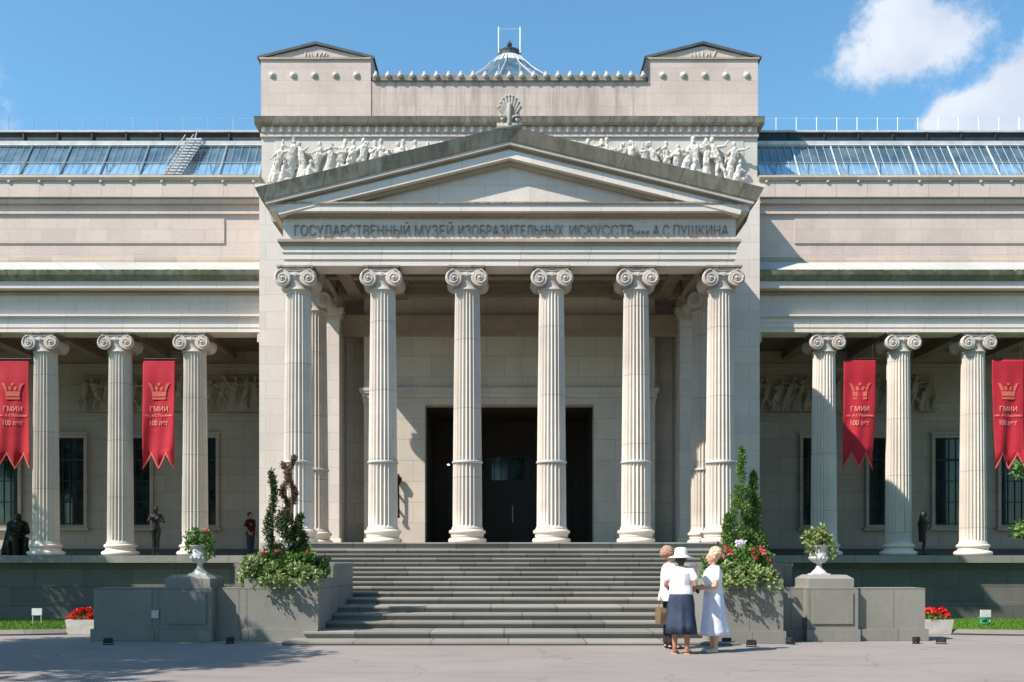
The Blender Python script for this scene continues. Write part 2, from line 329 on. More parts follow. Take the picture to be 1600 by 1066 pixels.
# ------------------------------------------------------------------ ground
def gz(y): return 0.0 if y < 18.6 else -(min(y, 31)-18.6)/(31-18.6)*.47
mb = MB(); ys = [-800, -60, 0, 8, 18.6, 31, 60, 1500]; xs = [-900, -60, -20, 0, 20, 60, 900]
vs = [(x, y, gz(y)) for y in ys for x in xs]; n = len(xs)
mb.add(vs, [(j*n+i, j*n+i+1, (j+1)*n+i+1, (j+1)*n+i) for j in range(len(ys)-1) for i in range(n-1)])
tag(mb.build('ground', M['asphalt']), kind='structure')
EDGE = [(8.9, 19.7), (9.6, 19.3), (10.9, 18.8), (12.5, 18.2), (14.5, 17.4), (20, 15.2), (40, 8)]
def lawn_poly(s):
    pts = [(s*8.6, 31.5), (s*8.6, 20.4)]+[(s*x, y) for x, y in EDGE]+[(s*60, 8), (s*60, 31.5)]
    return pts
for s in (-1, 1):
    mb = MB(); E = [(8.62, 31.5), (8.62, 20.4)]+EDGE
    # strip sheet from the edge back to the podium, following the fall of the ground
    colsv = []
    for x, y in E[1:]:
        colsv.append([(s*x, y+(31.5-y)*k/8, gz(y+(31.5-y)*k/8)+.05) for k in range(9)])
    vs = [v for c_ in colsv for v in c_]; nn_ = 9
    mb.add(vs, [(i*nn_+k, i*nn_+k+1, (i+1)*nn_+k+1, (i+1)*nn_+k) if s < 0 else (i*nn_+k, (i+1)*nn_+k, (i+1)*nn_+k+1, i*nn_+k+1) for i in range(len(colsv)-1) for k in range(8)])
    tag(mb.build('lawn', M['lawn']), kind='structure')
    mb = MB(); pp = [(s*x, y, gz(y)+.03) for x, y in E[1:]]
    mb.tube(pp, .085, 4); tag(mb.build('kerb', M['kerb']), kind='structure')
    # grass blades
    vs = []; fs = []
    for i in range(26000):
        x = random.uniform(8.7, 17.5); y = random.uniform(18, 31.3)
        ye = np.interp(x, [e[0] for e in EDGE], [e[1] for e in EDGE])
        if y < ye+.05: y = ye+.05+random.random()**2*3
        z = gz(y)+.05; a = random.uniform(0, PI); h = random.uniform(.03, .075); w = .012; dx, dy = math.cos(a)*w, math.sin(a)*w
        k = len(vs); vs += [(s*x-dx, y-dy, z), (s*x+dx, y+dy, z), (s*x+random.uniform(-.03, .03), y+random.uniform(-.03, .03), z+h)]; fs.append((k, k+1, k+2))
    mb = MB(); mb.v = vs; mb.f = fs
    tag(mb.build('grass', M['grass']), 'short green grass of the %s lawn' % ('left' if s < 0 else 'right'), 'grass', kind='stuff')

# ------------------------------------------------------------------ museum building
B = thing('museum_building', 'pale stone neoclassical museum with ionic portico, pediment and colonnaded wings', 'museum', (0, 31, 0))
HW = 6.2                       # half width of the portico entablature
# pier block
mb = MB()
for s in (-1, 1): mb.box(s*5.47, s*8.08, 31.0, 32.6, 1.66, 13.5)
mb.box(-5.47, 5.47, 31.0, 32.6, 10.06, 13.5)
mb.build('portico_wall', M['ashlar'], B)
mb = MB()
for s in (-1, 1): mb.box(s*5.0, s*8.13, 30.94, 32.6, -.6, 1.66)
mb.build('wall_plinth', M['granite'], B)
mb = MB().box(-8.2, 8.2, 30.9, 32.1, 13.5, 13.62); mb.build('ledge', M['pale'], B)
# back wall of the porch
mb = MB()
for s in (-1, 1):
    mb.box(s*4.75, s*5.47, 32.2, 32.5, 1.6, 10.05)
    mb.box(s*2.76, s*4.75, 31.35, 31.9, 1.6, 10.05)
mb.box(-2.76, 2.76, 31.35, 31.9, 6.58, 10.05)
pw = mb.build('porch_back_wall', M['porch'], B)
mb = MB()
for z0, z1, o in [(6.62, 6.80, .03), (6.80, 6.95, .06), (7.02, 7.12, .13)]: mb.box(-4.75-o, 4.75+o, 31.35-o, 31.348, z0, z1)
mb.box(-4.86, 4.86, 31.24, 31.347, 6.95, 7.02)
mb.build('string_course', M['porch'], pw)
mb = MB()
for z0, z1, o in [(8.80, 8.92, .05), (8.92, 9.2, .1), (9.2, 9.32, .16), (9.32, 9.45, .24)]: mb.box(-5.46, 5.46, 31.35-o, 31.348, z0, z1)
mb.build('wall_cornice', M['tanmould'], pw)
# antae in front of the pier
for s in (-1, 1):
    mb = MB().box(s*5.46, s*6.28, 30.78, 31.0, 1.96, 9.2); a_ = mb.build('pilaster', M['ashlar'], B)
    mb = MB()
    for z0, z1, o in [(9.2, 9.3, .05), (9.3, 9.45, .1), (9.45, 9.57, .15)]: mb.box(s*(5.46-o), s*(6.28+o), 30.78-o, 31.0, z0, z1)
    mb.build('pilaster_capital', M['capital'], a_)
    mb = MB().box(s*5.40, s*6.34, 30.72, 31.0, 1.962, 2.2); mb.build('pilaster_base', M['base'], a_)
# vestibule and doors
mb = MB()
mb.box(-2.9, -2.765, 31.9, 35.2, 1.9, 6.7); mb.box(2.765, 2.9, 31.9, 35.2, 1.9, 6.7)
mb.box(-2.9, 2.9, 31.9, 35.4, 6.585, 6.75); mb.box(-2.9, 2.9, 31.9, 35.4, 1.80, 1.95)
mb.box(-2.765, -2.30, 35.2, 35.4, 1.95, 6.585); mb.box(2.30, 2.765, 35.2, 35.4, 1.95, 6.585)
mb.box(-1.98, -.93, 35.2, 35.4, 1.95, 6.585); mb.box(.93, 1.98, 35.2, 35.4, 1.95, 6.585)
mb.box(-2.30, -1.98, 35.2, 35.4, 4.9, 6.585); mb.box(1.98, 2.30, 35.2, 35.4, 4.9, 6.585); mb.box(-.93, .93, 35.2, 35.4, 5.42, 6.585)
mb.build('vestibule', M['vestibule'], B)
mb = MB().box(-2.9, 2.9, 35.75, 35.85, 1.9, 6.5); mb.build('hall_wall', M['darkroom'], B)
mb = MB()   # central door: frame with leaves
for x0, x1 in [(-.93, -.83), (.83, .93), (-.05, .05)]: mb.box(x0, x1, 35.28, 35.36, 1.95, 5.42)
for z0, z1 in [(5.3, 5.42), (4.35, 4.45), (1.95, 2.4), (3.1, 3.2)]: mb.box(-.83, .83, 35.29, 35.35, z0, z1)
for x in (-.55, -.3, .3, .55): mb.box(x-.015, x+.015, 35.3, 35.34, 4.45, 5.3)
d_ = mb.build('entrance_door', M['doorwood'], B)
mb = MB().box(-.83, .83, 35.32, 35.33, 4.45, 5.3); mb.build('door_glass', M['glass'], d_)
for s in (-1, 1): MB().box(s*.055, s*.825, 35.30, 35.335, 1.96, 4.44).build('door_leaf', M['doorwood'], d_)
mb = MB().tube([(.12, 35.24, 2.9), (.12, 35.24, 3.5)], .02); mb.build('door_handle', M['graymetal'], d_)
for s in (-1, 1):
    mb = MB().box(s*1.99, s*2.29, 35.28, 35.36, 1.96, 4.89); mb.build('side_door', M['doorwood'], B)
mb = MB().ball((-2.2, 34.6, 4.95), .03, 10, (1.6, 1, .9)); mb.build('ceiling_lamp', M['lamp'], B)
# ceiling of the porch
mb = MB().box(-5.5, 5.5, 27.0, 31.35, 10.5, 10.6)
ce = mb.build('porch_ceiling', M['coffer'], B)
mb = MB()
for x in (-4.95, -3.52, -1.17, 1.17, 3.52, 4.95): mb.box(x-.2, x+.2, 27.0, 31.34, 10.0, 10.5)
for y in (27.15, 29.05, 30.95):
    xs_ = [-5.5, -5.15, -4.75, -3.72, -3.32, -1.37, -.97, .97, 1.37, 3.32, 3.72, 4.75, 5.15, 5.5]
    for k in range(0, len(xs_)-1, 2): mb.box(xs_[k], xs_[k+1], y-.15, y+.15, 10.02, 10.5)
mb.build('ceiling_beam', M['ceiling'], ce)
mb = MB()
for x0, x1 in [(-3.32, -1.37), (-.97, .97), (1.37, 3.32)]:
    for y0, y1 in [(27.3, 28.9), (29.2, 30.8)]:
        for k in (1, 2):
            o = .12*k; z = 10.5-.1*(3-k)
            mb.box(x0, x0+o, y0, y1, z, 10.499); mb.box(x1-o, x1, y0, y1, z, 10.499); mb.box(x0+o, x1-o, y0, y0+o, z, 10.499); mb.box(x0+o, x1-o, y1-o, y1, z, 10.499)
mb.build('coffer', M['ceiling'], ce)

# portico entablature
def ring(mb, o, z0, z1):
    mb.box(-(HW+o), HW+o, 26.3-o, 27.1, z0, z1)
    for s in (-1, 1): mb.box(s*5.55, s*(HW+o), 27.1, 31.0, z0, z1)
mb = MB()
ring(mb, -.03, 9.57, 9.74); ring(mb, .0, 9.74, 9.92); ring(mb, .03, 9.92, 10.09)
ar = mb.build('architrave', M['pale'], B)
mb = MB(); ring(mb, .07, 10.09, 10.14); ring(mb, .13, 10.18, 10.25); ring(mb, .09, 10.14, 10.18); mb.build('architrave_moulding', M['tanmould'], ar)
mb = MB(); ring(mb, 0, 10.25, 10.95); fr = mb.build('frieze', M['ashlar'], B)
mb = MB(); ring(mb, .05, 10.84, 10.89); ring(mb, .12, 10.89, 10.95); mb.build('bed_moulding', M['tanmould'], B)
mb = MB(); 
mb.box(-6.5, 6.5, 26.0, 27.1, 10.95, 11.14)
for s in (-1, 1): mb.box(s*5.55, s*6.5, 27.1, 31.0, 10.95, 11.14)
mb.build('corona', M['pale'], B)
mb = MB(); mb.box(-6.53, 6.53, 25.96, 26.6, 11.14, 11.19)
for s in (-1, 1): mb.box(s*5.55, s*6.62, 26.6, 31.0, 11.14, 11.3)
mb.build('corona_capping', M['weather'], B)
# pediment
SL = .243
def rake(mb, x_out, ztop_apex, th, y0, y1):
    """a raking band: vertical thickness th under the sloping line z = ztop_apex - SL*|x|"""
    for s in (-1, 1):
        mb.prism([(0, ztop_apex), (s*x_out, ztop_apex-SL*x_out), (s*(x_out-.05), ztop_apex-SL*x_out-th), (0, ztop_apex-th)], y0, y1)
mb = MB()
for s in (-1, 1):
    za = 13.13
    # sima with a splayed face, leaning out toward the top
    n0 = len(mb.v)
    A = [(0, 25.70, za), (0, 25.83, za-.34), (0, 27, za-.34), (0, 27, za)]
    xo = 6.82; Bv = [(s*xo, 25.70, za-SL*xo), (s*(xo-.15), 25.83, za-SL*(xo-.15)-.34), (s*(xo-.15), 27, za-SL*(xo-.15)-.34), (s*xo, 27, za-SL*xo)]
    f = [(0, 1, 5, 4), (1, 2, 6, 5), (2, 3, 7, 6), (3, 0, 4, 7), (4, 5, 6, 7), (3, 2, 1, 0)]
    mb.add(A+Bv, f if s > 0 else [q[::-1] for q in f])
    # the eaves gutter that runs back along the side
    mb.add([(s*(xo-.15), 27, 11.02), (s*xo, 27, za-SL*xo), (s*6.0, 27, za-SL*6), (s*6.0, 27, 11.02), (s*(xo-.15), 31, 11.02), (s*xo, 31, za-SL*xo), (s*6.0, 31, za-SL*6), (s*6.0, 31, 11.02)],
           [(0,1,2,3), (7,6,5,4), (0,4,5,1), (1,5,6,2), (2,6,7,3), (3,7,4,0)] if s < 0 else [(3,2,1,0), (4,5,6,7), (1,5,4,0), (2,6,5,1), (3,7,6,2), (0,4,7,3)])
ped = mb.build('raking_cornice', M['weather'], B)
mb = MB(); rake(mb, 6.62, 13.13-.34, .09, 25.86, 27); mb.build('raking_fillet', M['capital'], ped)
mb = MB(); rake(mb, 6.5, 13.13-.43, .10, 26.02, 27); mb.build('raking_cavetto', M['tanmould'], ped)
mb = MB(); rake(mb, 6.3, 13.13-.53, .22, 25.98, 27); mb.build('raking_corona', M['pale'], ped)
mb = MB(); rake(mb, 5.6, 13.13-.75, .11, 26.16, 27); mb.build('raking_moulding', M['tanmould'], ped)
mb = MB(); mb.prism([(-5.6, 11.1), (5.6, 11.1), (0, 12.42)], 26.30, 26.9); mb.build('tympanum', M['ashlar'], B)
mb = MB()  # roof planes of the porch
for s in (-1, 1): mb.prism([(0, 13.06), (s*6.78, 13.06-SL*6.78), (s*6.78, 13.0-SL*6.78), (0, 13.0)], 27, 32.1)
mb.build('porch_roof', M['roofmetal'], B)
# acroterion palmette on the apex
mb = MB(); mb.box(-.34, .34, 25.7, 26.0, 13.05, 13.2)
for k in range(9):
    a = R(-50+100*k/8); L = .40+.26*math.cos(a)
    p0 = Vector((.06*math.sin(a), 25.8, 13.3)); p1 = p0+Vector((math.sin(a)*L*.55, 0, math.cos(a)*L))
    mid = (p0+p1)/2
    mb.cap(p0, .035, mid, .055, .8); mb.cap(mid, .055, p1, .05, .8); mb.ball(p1, .055, 8)
for s in (-1, 1):
    mb.tube([(0, 25.75, 13.27), (s*.12, 25.72, 13.38), (s*.24, 25.7, 13.40), (s*.29, 25.7, 13.30), (s*.2, 25.7, 13.24), (s*.18, 25.7, 13.31)], .035)
mb.cap((0, 25.84, 13.2), .22, (0, 25.84, 13.5), .28, .35); mb.cap((0, 25.74, 13.2), .07, (0, 25.74, 13.7), .06)
mb.build('acroterion', M['greystone'], B, True)

# inscription
def text_mesh(body, size, extrude, name, mat, parent, center, width=None, height=None, sp=1.0, cap=None):
    cu = bpy.data.curves.new(name, 'FONT'); cu.body = body; cu.size = size; cu.extrude = extrude; cu.align_x = 'CENTER'; cu.space_character = sp; cu.offset = -.006*size/.4 if size == .4 else 0
    o = bpy.data.objects.new(name, cu); col.objects.link(o)
    dg = bpy.context.evaluated_depsgraph_get(); dg.update(); me = bpy.data.meshes.new_from_object(o.evaluated_get(dg)); bpy.data.objects.remove(o)
    vs = np.array([v.co[:] for v in me.vertices]); lo, hi = vs.min(0), vs.max(0); cx = (lo+hi)/2
    kx = width/(hi[0]-lo[0]) if width else 1; ky = height/(hi[1]-lo[1]) if height else kx
    if cap: ky = cap/(size*.72); cx[1] = size*.36
    o3 = ORG.get(parent.name, (0, 0, 0))
    for v in me.vertices:
        x, y, z = (v.co.x-cx[0])*kx, (v.co.y-cx[1])*ky, v.co.z-cx[2]
        v.co = (center[0]+x-o3[0], center[1]-z-o3[1], center[2]+y-o3[2])
    me.materials.clear(); me.materials.append(mat)
    ob = bpy.data.objects.new(name, me); col.objects.link(ob); ob.parent = parent; ORG[ob.name] = o3; return ob
zt = 10.52
def pxx(px): return (px-796)/1500*26.27
for body, a_, b_, hh in [('ГОСУДАРСТВЕННЫЙ', 460, 640, .375), ('МУЗЕЙ', 648, 708, .375), ('ИЗОБРАЗИТЕЛЬНЫХ', 716, 880, .30), ('ИСКУССТВ', 890, 990, .30), ('им.', 993, 1018, .17), ('А.С.ПУШКИНА', 1020, 1138, .30)]:
    hh = .30 if hh > .2 else .2
    zc = zt-(.05 if hh == .2 else 0)
    text_mesh(body, .4, .02, 'inscription', M['bronze_letters'], fr, ((pxx(a_)+pxx(b_))/2, 26.285, zc), pxx(b_)-pxx(a_), None, 1.0, hh)

# ------------------------------------------------------------------ columns
def make_column(H, rb, rt, capw, band, base_r):
    hb = .42; hc = .60; n = 24; per = 6
    z0 = hb; z1 = H-hc+.06
    vs = []; lv = 14; levels = [z0, z0+.05]+[z0+.1+(z1-.16-z0-.1)*k/lv for k in range(lv+1)]+[z1-.06, z1]
    for kz, z in enumerate(levels):
        t_ = (z-z0)/(z1-z0); r = rb+(rt-rb)*t_**1.35
        flare = .03 if kz == 0 else 0
        for i in range(n*per):
            a = 2*PI*i/(n*per); ph = (i % per)/per
            d = .0 if kz in (0, 1, len(levels)-1, len(levels)-2) else .052*math.sin(PI*max(0, min(1, (ph-.08)/.84)))**.7 if .08 < ph < .92 else 0
            rr = r+flare-d; vs.append((rr*math.cos(a), rr*math.sin(a), z))
    m_ = n*per; mb = MB(); mb.add(vs, [(k*m_+i, k*m_+(i+1)%m_, (k+1)*m_+(i+1)%m_, (k+1)*m_+i) for k in range(len(levels)-1) for i in range(m_)])
    shaft = mb.build('column', M['shaft'], None, True, True)
    ORG[shaft.name] = (0, 0, 0)
    # attic base
    pr = [(base_r, 0), (base_r, .03)]
    def torus(rc, r, zc, k0=-90, k1=90): return [(rc+r*math.cos(R(a)), zc+r*math.sin(R(a))) for a in range(k0, k1+1, 20)]
    pr = [(base_r-.05, 0.0)]+torus(base_r-.07, .075, .075)+[(base_r-.10, .165), (rb+.05, .19), (rb+.045, .24), (rb+.07, .265)]+torus(rb+.05, .055, .32)+[(rb+.03, .385), (rb+.03, .42), (rb, .43)]
    MB().lathe(pr, 40).build('column_base', M['base'], shaft, True, True)
    if band:
        zb = band; t_ = (zb-z0)/(z1-z0); r = rb+(rt-rb)*t_**1.35+.008
        MB().lathe([(r-.05, zb-.035), (r, zb-.035), (r+.02, zb-.02), (r+.02, zb+.02), (r, zb+.035), (r-.05, zb+.035)], 40).build('band', M['graymetal'], shaft)
    # ionic capital
    mb = MB(); top = H; w = capw/2; vr = .235*capw/1.18; vc = w-vr; zc = top-.10-vr; dy = .44*capw/1.18
    MB().box(-w*.86, w*.86, -dy-.02, dy+.02, top-.05, top-.001).box(-w*.80, w*.80, -dy, dy, top-.10, top-.05).build('abacus', M['weather'], shaft)
    mb.lathe([(rt+.0, H-hc-.05), (rt+.035, H-hc-.03), (rt+.035, H-hc), (rt+.01, H-hc+.03), (rt+.01, H-hc+.12), (rt+.02, H-hc+.19), (rt+.03, H-hc+.24), (rt+.075, H-hc+.33), (rt+.08, H-hc+.42), (rt+.05, top-.12)], 32)
    for i in range(20):
        a = 2*PI*i/20; mb.ball(((rt+.06)*math.cos(a), (rt+.06)*math.sin(a), H-hc+.35), .042, 6, (1, 1, 1.5))
    # canalis between the volutes, sagging a little
    for f in (-1, 1):
        pts = []
        for k in range(13):
            x = -vc+2*vc*k/12; sag = .07*(1-(x/vc)**2); pts.append((x, top-.10-sag*.6, x))
        up = [(p_[0], p_[1]) for p_ in pts]; dn = [(p_[0], p_[1]-.13+.02*(1-(p_[0]/vc)**2)) for p_ in pts][::-1]
        y0, y1 = (-dy+.03, -dy+.13) if f < 0 else (dy-.13, dy-.03)
        mb.prism(up+dn, y0, y1)
        for off in (0, .115): mb.tube([(p_[0], f*(dy-.02), p_[1]-off) for p_ in pts], .016, 5)
    mb.box(-vc, vc, -dy+.13, dy-.13, top-.24, top-.09)
    for s in (-1, 1):
        cx = s*vc
        # bolster (pulvinus) linking front and back volutes
        pr = [(0.0, -dy), (vr*.9, -dy), (vr, -dy+.03), (vr*.98, -dy+.10), (vr*.78, -dy*.5), (vr*.66, -.06), (vr*.72, 0), (vr*.66, .06), (vr*.78, dy*.5), (vr*.98, dy-.10), (vr, dy-.03), (vr*.9, dy), (0.0, dy)]
        mb.lathe([(r_, -z_) for r_, z_ in pr][::-1], 26, (cx, 0, zc), 'y', False)
        for f in (-1, 1):
            sp = []; rs = []
            for k in range(46):
                th = k/45*2*PI*2.35; rr = vr*.93*math.exp(-th*.128); sgn = s
                sp.append((cx+sgn*rr*math.sin(th)*-1*-1, f*(dy+.008), zc+rr*math.cos(th))); rs.append(.024*(.45+.55*rr/vr))
            mb.tube(sp, rs, 6); mb.ball((cx, f*(dy+.005), zc), .045, 8)
    mb.build('capital', M['capital'], shaft, True, True)
    return shaft
FZ = 1.96; WZ = 1.66
pcol = make_column(9.57-FZ, .41, .343, 1.18, 2.25, .53)
pts_ = [(-5.87, 26.72), (-3.52, 26.72), (-1.17, 26.72), (1.17, 26.72), (3.52, 26.72), (5.87, 26.72)]
pts_ += [(-5.87, 28.95), (5.87, 28.95)]
first = True
for x, y in pts_:
    c_ = pcol if first else copy_tree(pcol, B); first = False
    c_.parent = B; c_.location = (x, y-31, FZ)
wcol = make_column(9.07-WZ, .425, .365, 1.22, None, .60)
WX = [10.56+2.505*k for k in range(5)]
first = True
for s in (-1, 1):
    for x in WX:
        c_ = wcol if first else copy_tree(wcol, B); first = False
        c_.parent = B; c_.location = (s*x, 32.25-31, WZ)

# ------------------------------------------------------------------ upper block (attic)
mb = MB(); mb.box(-8.3, 8.3, 32.15, 38, 13.3, 15.66); mb.build('frieze_wall', M['relief'], B)
mb = MB()
mb.box(-8.33, 8.33, 32.07, 37.98, 15.66, 15.76); cz = mb.build('frieze_moulding', M['pinkplain'], B)
mb = MB().box(-8.28, 8.28, 32.08, 37.9, 15.78, 16.0)
x = -8.2
while x < 8.25:
    mb.ball((x, 32.06, 15.89), .105, 8, (1, .7, 1.15)); x += .29
mb.build('egg_moulding', M['pinkplain'], cz)
mb = MB()
mb.prof([(31.96, 16.0), (31.90, 16.06), (31.84, 16.24), (31.92, 16.27), (33, 16.27), (33, 16.0)], -8.48, 8.48); mb.build('attic_cornice', M['weather'], B)
for s in (-1, 1): MB().box(s*8.36, s*4.66, 32.3, 37.6, 16.27, 18.34).build('attic_wall', M['pink'], B)
MB().box(-4.66, 4.66, 32.32, 37.6, 16.27, 17.62).build('parapet', M['stained'], B)
for s in (-1, 1):
    cx = s*6.51
    mb = MB(); mb.prism([(cx-1.86, 18.40), (cx+1.86, 18.40), (cx, 18.83)], 32.34, 37.5); q = mb.build('attic_pediment', M['pink'], B)
    mb = MB(); mb.box(cx-1.89, cx+1.89, 32.25, 37.55, 18.34, 18.40); mb.build('attic_pediment_fillet', M['tanmould'], q)
    mb = MB()
    for t2 in (-1, 1): mb.prism([(cx, 18.95), (cx+t2*1.97, 18.45), (cx+t2*1.97, 18.38), (cx+t2*1.9, 18.38), (cx, 18.86)], 32.26, 37.7)
    mb.build('attic_pediment_cap', M['roofmetal'], q)
    mb = MB()
    for k in range(7): mb.cap((cx+(k-3)*.12, 32.33, 18.47), .03, (cx+(k-3)*.13+random.uniform(-.05, .05), 32.33, 18.53+.1*random.random()), .03, .7, 8)
    mb.build('ornament', M['pink'], q, True)
    # sloping wing of the cap beside the parapet
    mb = MB(); xi = s*4.66; mb.prism([(xi, 18.38), (xi-s*.06, 18.38), (xi-s*.24, 17.72), (xi, 17.72)], 32.25, 37.5); mb.build('parapet_return', M['roofmetal'], B)
    for k in range(5):
        x = s*(4.66+.49+k*.708)
        mb = MB(); mb.lathe([(.115, -.0), (.115, .02), (.085, .05), (.05, .045), (.045, .07), (0.0, .08)], 16, (x, 32.3, 17.82), 'y'); mb.build('roundel', M['capital'], B, True)
mb = MB(); mb.box(-4.6, 4.6, 32.24, 37.7, 17.62, 17.80); mb.build('parapet_coping', M['weather'], B)
for k in range(23):
    x = (k-11)*.408
    mb = MB(); mb.ball((x, 32.22, 17.77), .09, 10, (1, .8, 1)); mb.ball((x, 32.26, 17.88), .055, 8, (1, .8, 1.2)); mb.build('antefix', M['capital'], B, True, True)
# figures in relief
def relief(x0, x1, z0, H, yf, depth, step, seed, mat, voxel, name):
    rr = random.Random(seed); mb = MB(); x = x0
    mb.box(x0-.1, x1+.1, yf-.02, yf+.08, z0, z0+H*.05)
    mb.box(x0-.1, x1+.1, yf-.015, yf+.08, z0, z0+H*.97)
    while x < x1:
        h = H*rr.uniform(.80, .97); lean = rr.choice([-.32, -.12, 0, .1, .22, .34])*h*rr.uniform(.5, 1); k = h/1.7; y = yf-depth*.42; face = rr.choice([-1, 1])
        hip = Vector((x, y, z0+.48*h)); ch = Vector((x+lean*.35, y-.02, z0+.68*h)); sh = Vector((x+lean*.45, y-.03, z0+.79*h)); hd = Vector((x+lean*.52+face*.03, y-.06, z0+.92*h))
        mb.cap(hip, .15*k, ch, .15*k, .9); mb.cap(ch, .15*k, sh, .13*k, .9); mb.cap(sh+Vector((-.12*k, 0, 0)), .07*k, sh+Vector((.12*k, 0, 0)), .07*k)
        mb.cap(hd-Vector((0, 0, .03*k)), .075*k, hd+Vector((0, 0, .05*k)), .085*k); mb.cap(sh, .055*k, hd, .05*k); mb.cap(hd+Vector((face*.08*k, -.02, -.01)), .02*k, hd+Vector((face*.1*k, -.02, -.03)), .02*k)
        spread = rr.uniform(.5, 1.15)
        if rr.random() < .65:
            for q in range(7):
                t_ = (q-3)/3; top_ = hip+Vector((t_*.10*k, -.05*(1-t_*t_), rr.uniform(-.02, .15)*k)); ft = Vector((x+t_*.30*k*spread-lean*.35, y-.03*(1-t_*t_)+rr.uniform(-.03, .02), z0+.05))
                mb.cap(top_, .045*k, ft, rr.uniform(.035, .06)*k, 1, 8)
        else:
            for sg in (-1, 1):
                kn = Vector((x+sg*rr.uniform(.05, .28)*k, y-.06, z0+.27*h)); ft = Vector((kn.x+rr.uniform(-.25, .15)*k, y-.02, z0+.05))
                mb.cap(hip, .095*k, kn, .065*k); mb.cap(kn, .065*k, ft, .038*k); mb.cap(ft, .035*k, ft+Vector((face*.12*k, -.02, -.01)), .025*k)
        for q in range(5):       # folds over the chest
            mb.cap(sh+Vector((rr.uniform(-.13, .13)*k, -.11*k, -.02)), .022*k, hip+Vector((rr.uniform(-.14, .14)*k, -.12*k, .02)), .022*k, 1, 6)
        for sg in (-1, 1):
            a = sh+Vector((sg*.16*k, -.02, -.01)); ang = rr.uniform(-1.4, .5); e = a+Vector((sg*.24*k*math.cos(ang), -.06, .24*k*math.sin(ang)))
            ang += rr.uniform(.2, 1.8); w = e+Vector((sg*.20*k*math.cos(ang), -.02, .20*k*math.sin(ang)))
            mb.cap(a, .055*k, e, .043*k); mb.cap(e, .043*k, w, .032*k); mb.ball(w, .04*k, 8)
        if rr.random() < .4:     # cloak hanging behind
            sd = rr.choice([-1, 1])
            for q in range(5): mb.cap(sh+Vector((sd*.05*q*k, .05, 0)), .04*k, (x+lean*.2+sd*(.12+.09*q)*k, y+.05, z0+rr.uniform(.15, .45)*h), .045*k, .8, 8)
        if rr.random() < .3:     # smaller kneeling figure in front
            b0 = Vector((x+step*.5, y-.05, z0+.12*h)); mb.cap(b0, .13*k, b0+Vector((.08*k, -.02, .26*h)), .11*k); mb.ball(b0+Vector((.12*k, -.05, .38*h)), .085*k, 10); mb.cap(b0, .07*k, b0+Vector((.3*k, -.02, -.03)), .05*k); mb.cap(b0+Vector((.08*k, -.05, .22*h)), .04*k, b0+Vector((.32*k, -.08, .14*h)), .03*k)
        x += step*rr.uniform(.7, 1.2)
    o = mb.build(name, mat, B); remesh(o, voxel, 0)
    oo = ORG[B.name]
    n_ = len(o.data.vertices); co = np.empty(n_*3); o.data.vertices.foreach_get('co', co); co = co.reshape(-1, 3)
    no = np.empty(n_*3); o.data.vertices.foreach_get('normal', no); no = no.reshape(-1, 3); p = co+np.array(oo)
    d = np.array([noise.noise(Vector(q)*9)*.022+noise.noise(Vector(q)*22)*.010 if q[1] < yf-.03 else 0 for q in p.tolist()])
    o.data.vertices.foreach_set('co', (co+no*d[:, None]).ravel()); o.data.update()
    return o
relief(-7.75, 7.75, 14.05, 1.60, 32.15, .34, .37, 21, M['relief'], .019, 'frieze_relief')

# glass lantern behind the parapet
mb = MB(); mb.lathe([(3.6, 22.4), (1.38, 24.15), (.62, 24.98)], 10, (0, 45, 0)); lt = mb.build('roof_lantern', M['roofglass_high'], B)
mb = MB()
for k in range(14):
    a = 2*PI*k/14+.1; mb.tube([(3.62*math.cos(a), 45+3.62*math.sin(a), 22.42), (1.42*math.cos(a), 45+1.42*math.sin(a), 24.17), (.66*math.cos(a), 45+.66*math.sin(a), 24.95)], .02, 5)
mb.lathe([(1.0, 24.55), (.60, 25.0), (.3, 25.1)], 24, (0, 45, 0)); mb.build('lantern_bar', M['graymetal'], lt)
mb = MB(); mb.lathe([(.50, 24.98), (.54, 25.1), (.5, 25.16), (.55, 25.3), (.5, 25.3), (.1, 25.34)], 16, (0, 45, 0)); mb.lathe([(.05, 25.3), (.05, 25.55), (.12, 25.62), (.13, 25.72), (.05, 25.85), (0.01, 25.95)], 10, (0, 45, 0)); mb.build('lantern_crown', M['roofmetal'], lt)
mb = MB()
for s in (-1, 1): mb.tube([(s*.5, 44.6, 25.1), (s*.5, 44.6, 26.3)], .03, 6)
mb.tube([(-.5, 44.6, 26.2), (.5, 44.6, 26.2)], .008, 4); mb.build('lantern_pole', M['whitemetal'], lt)

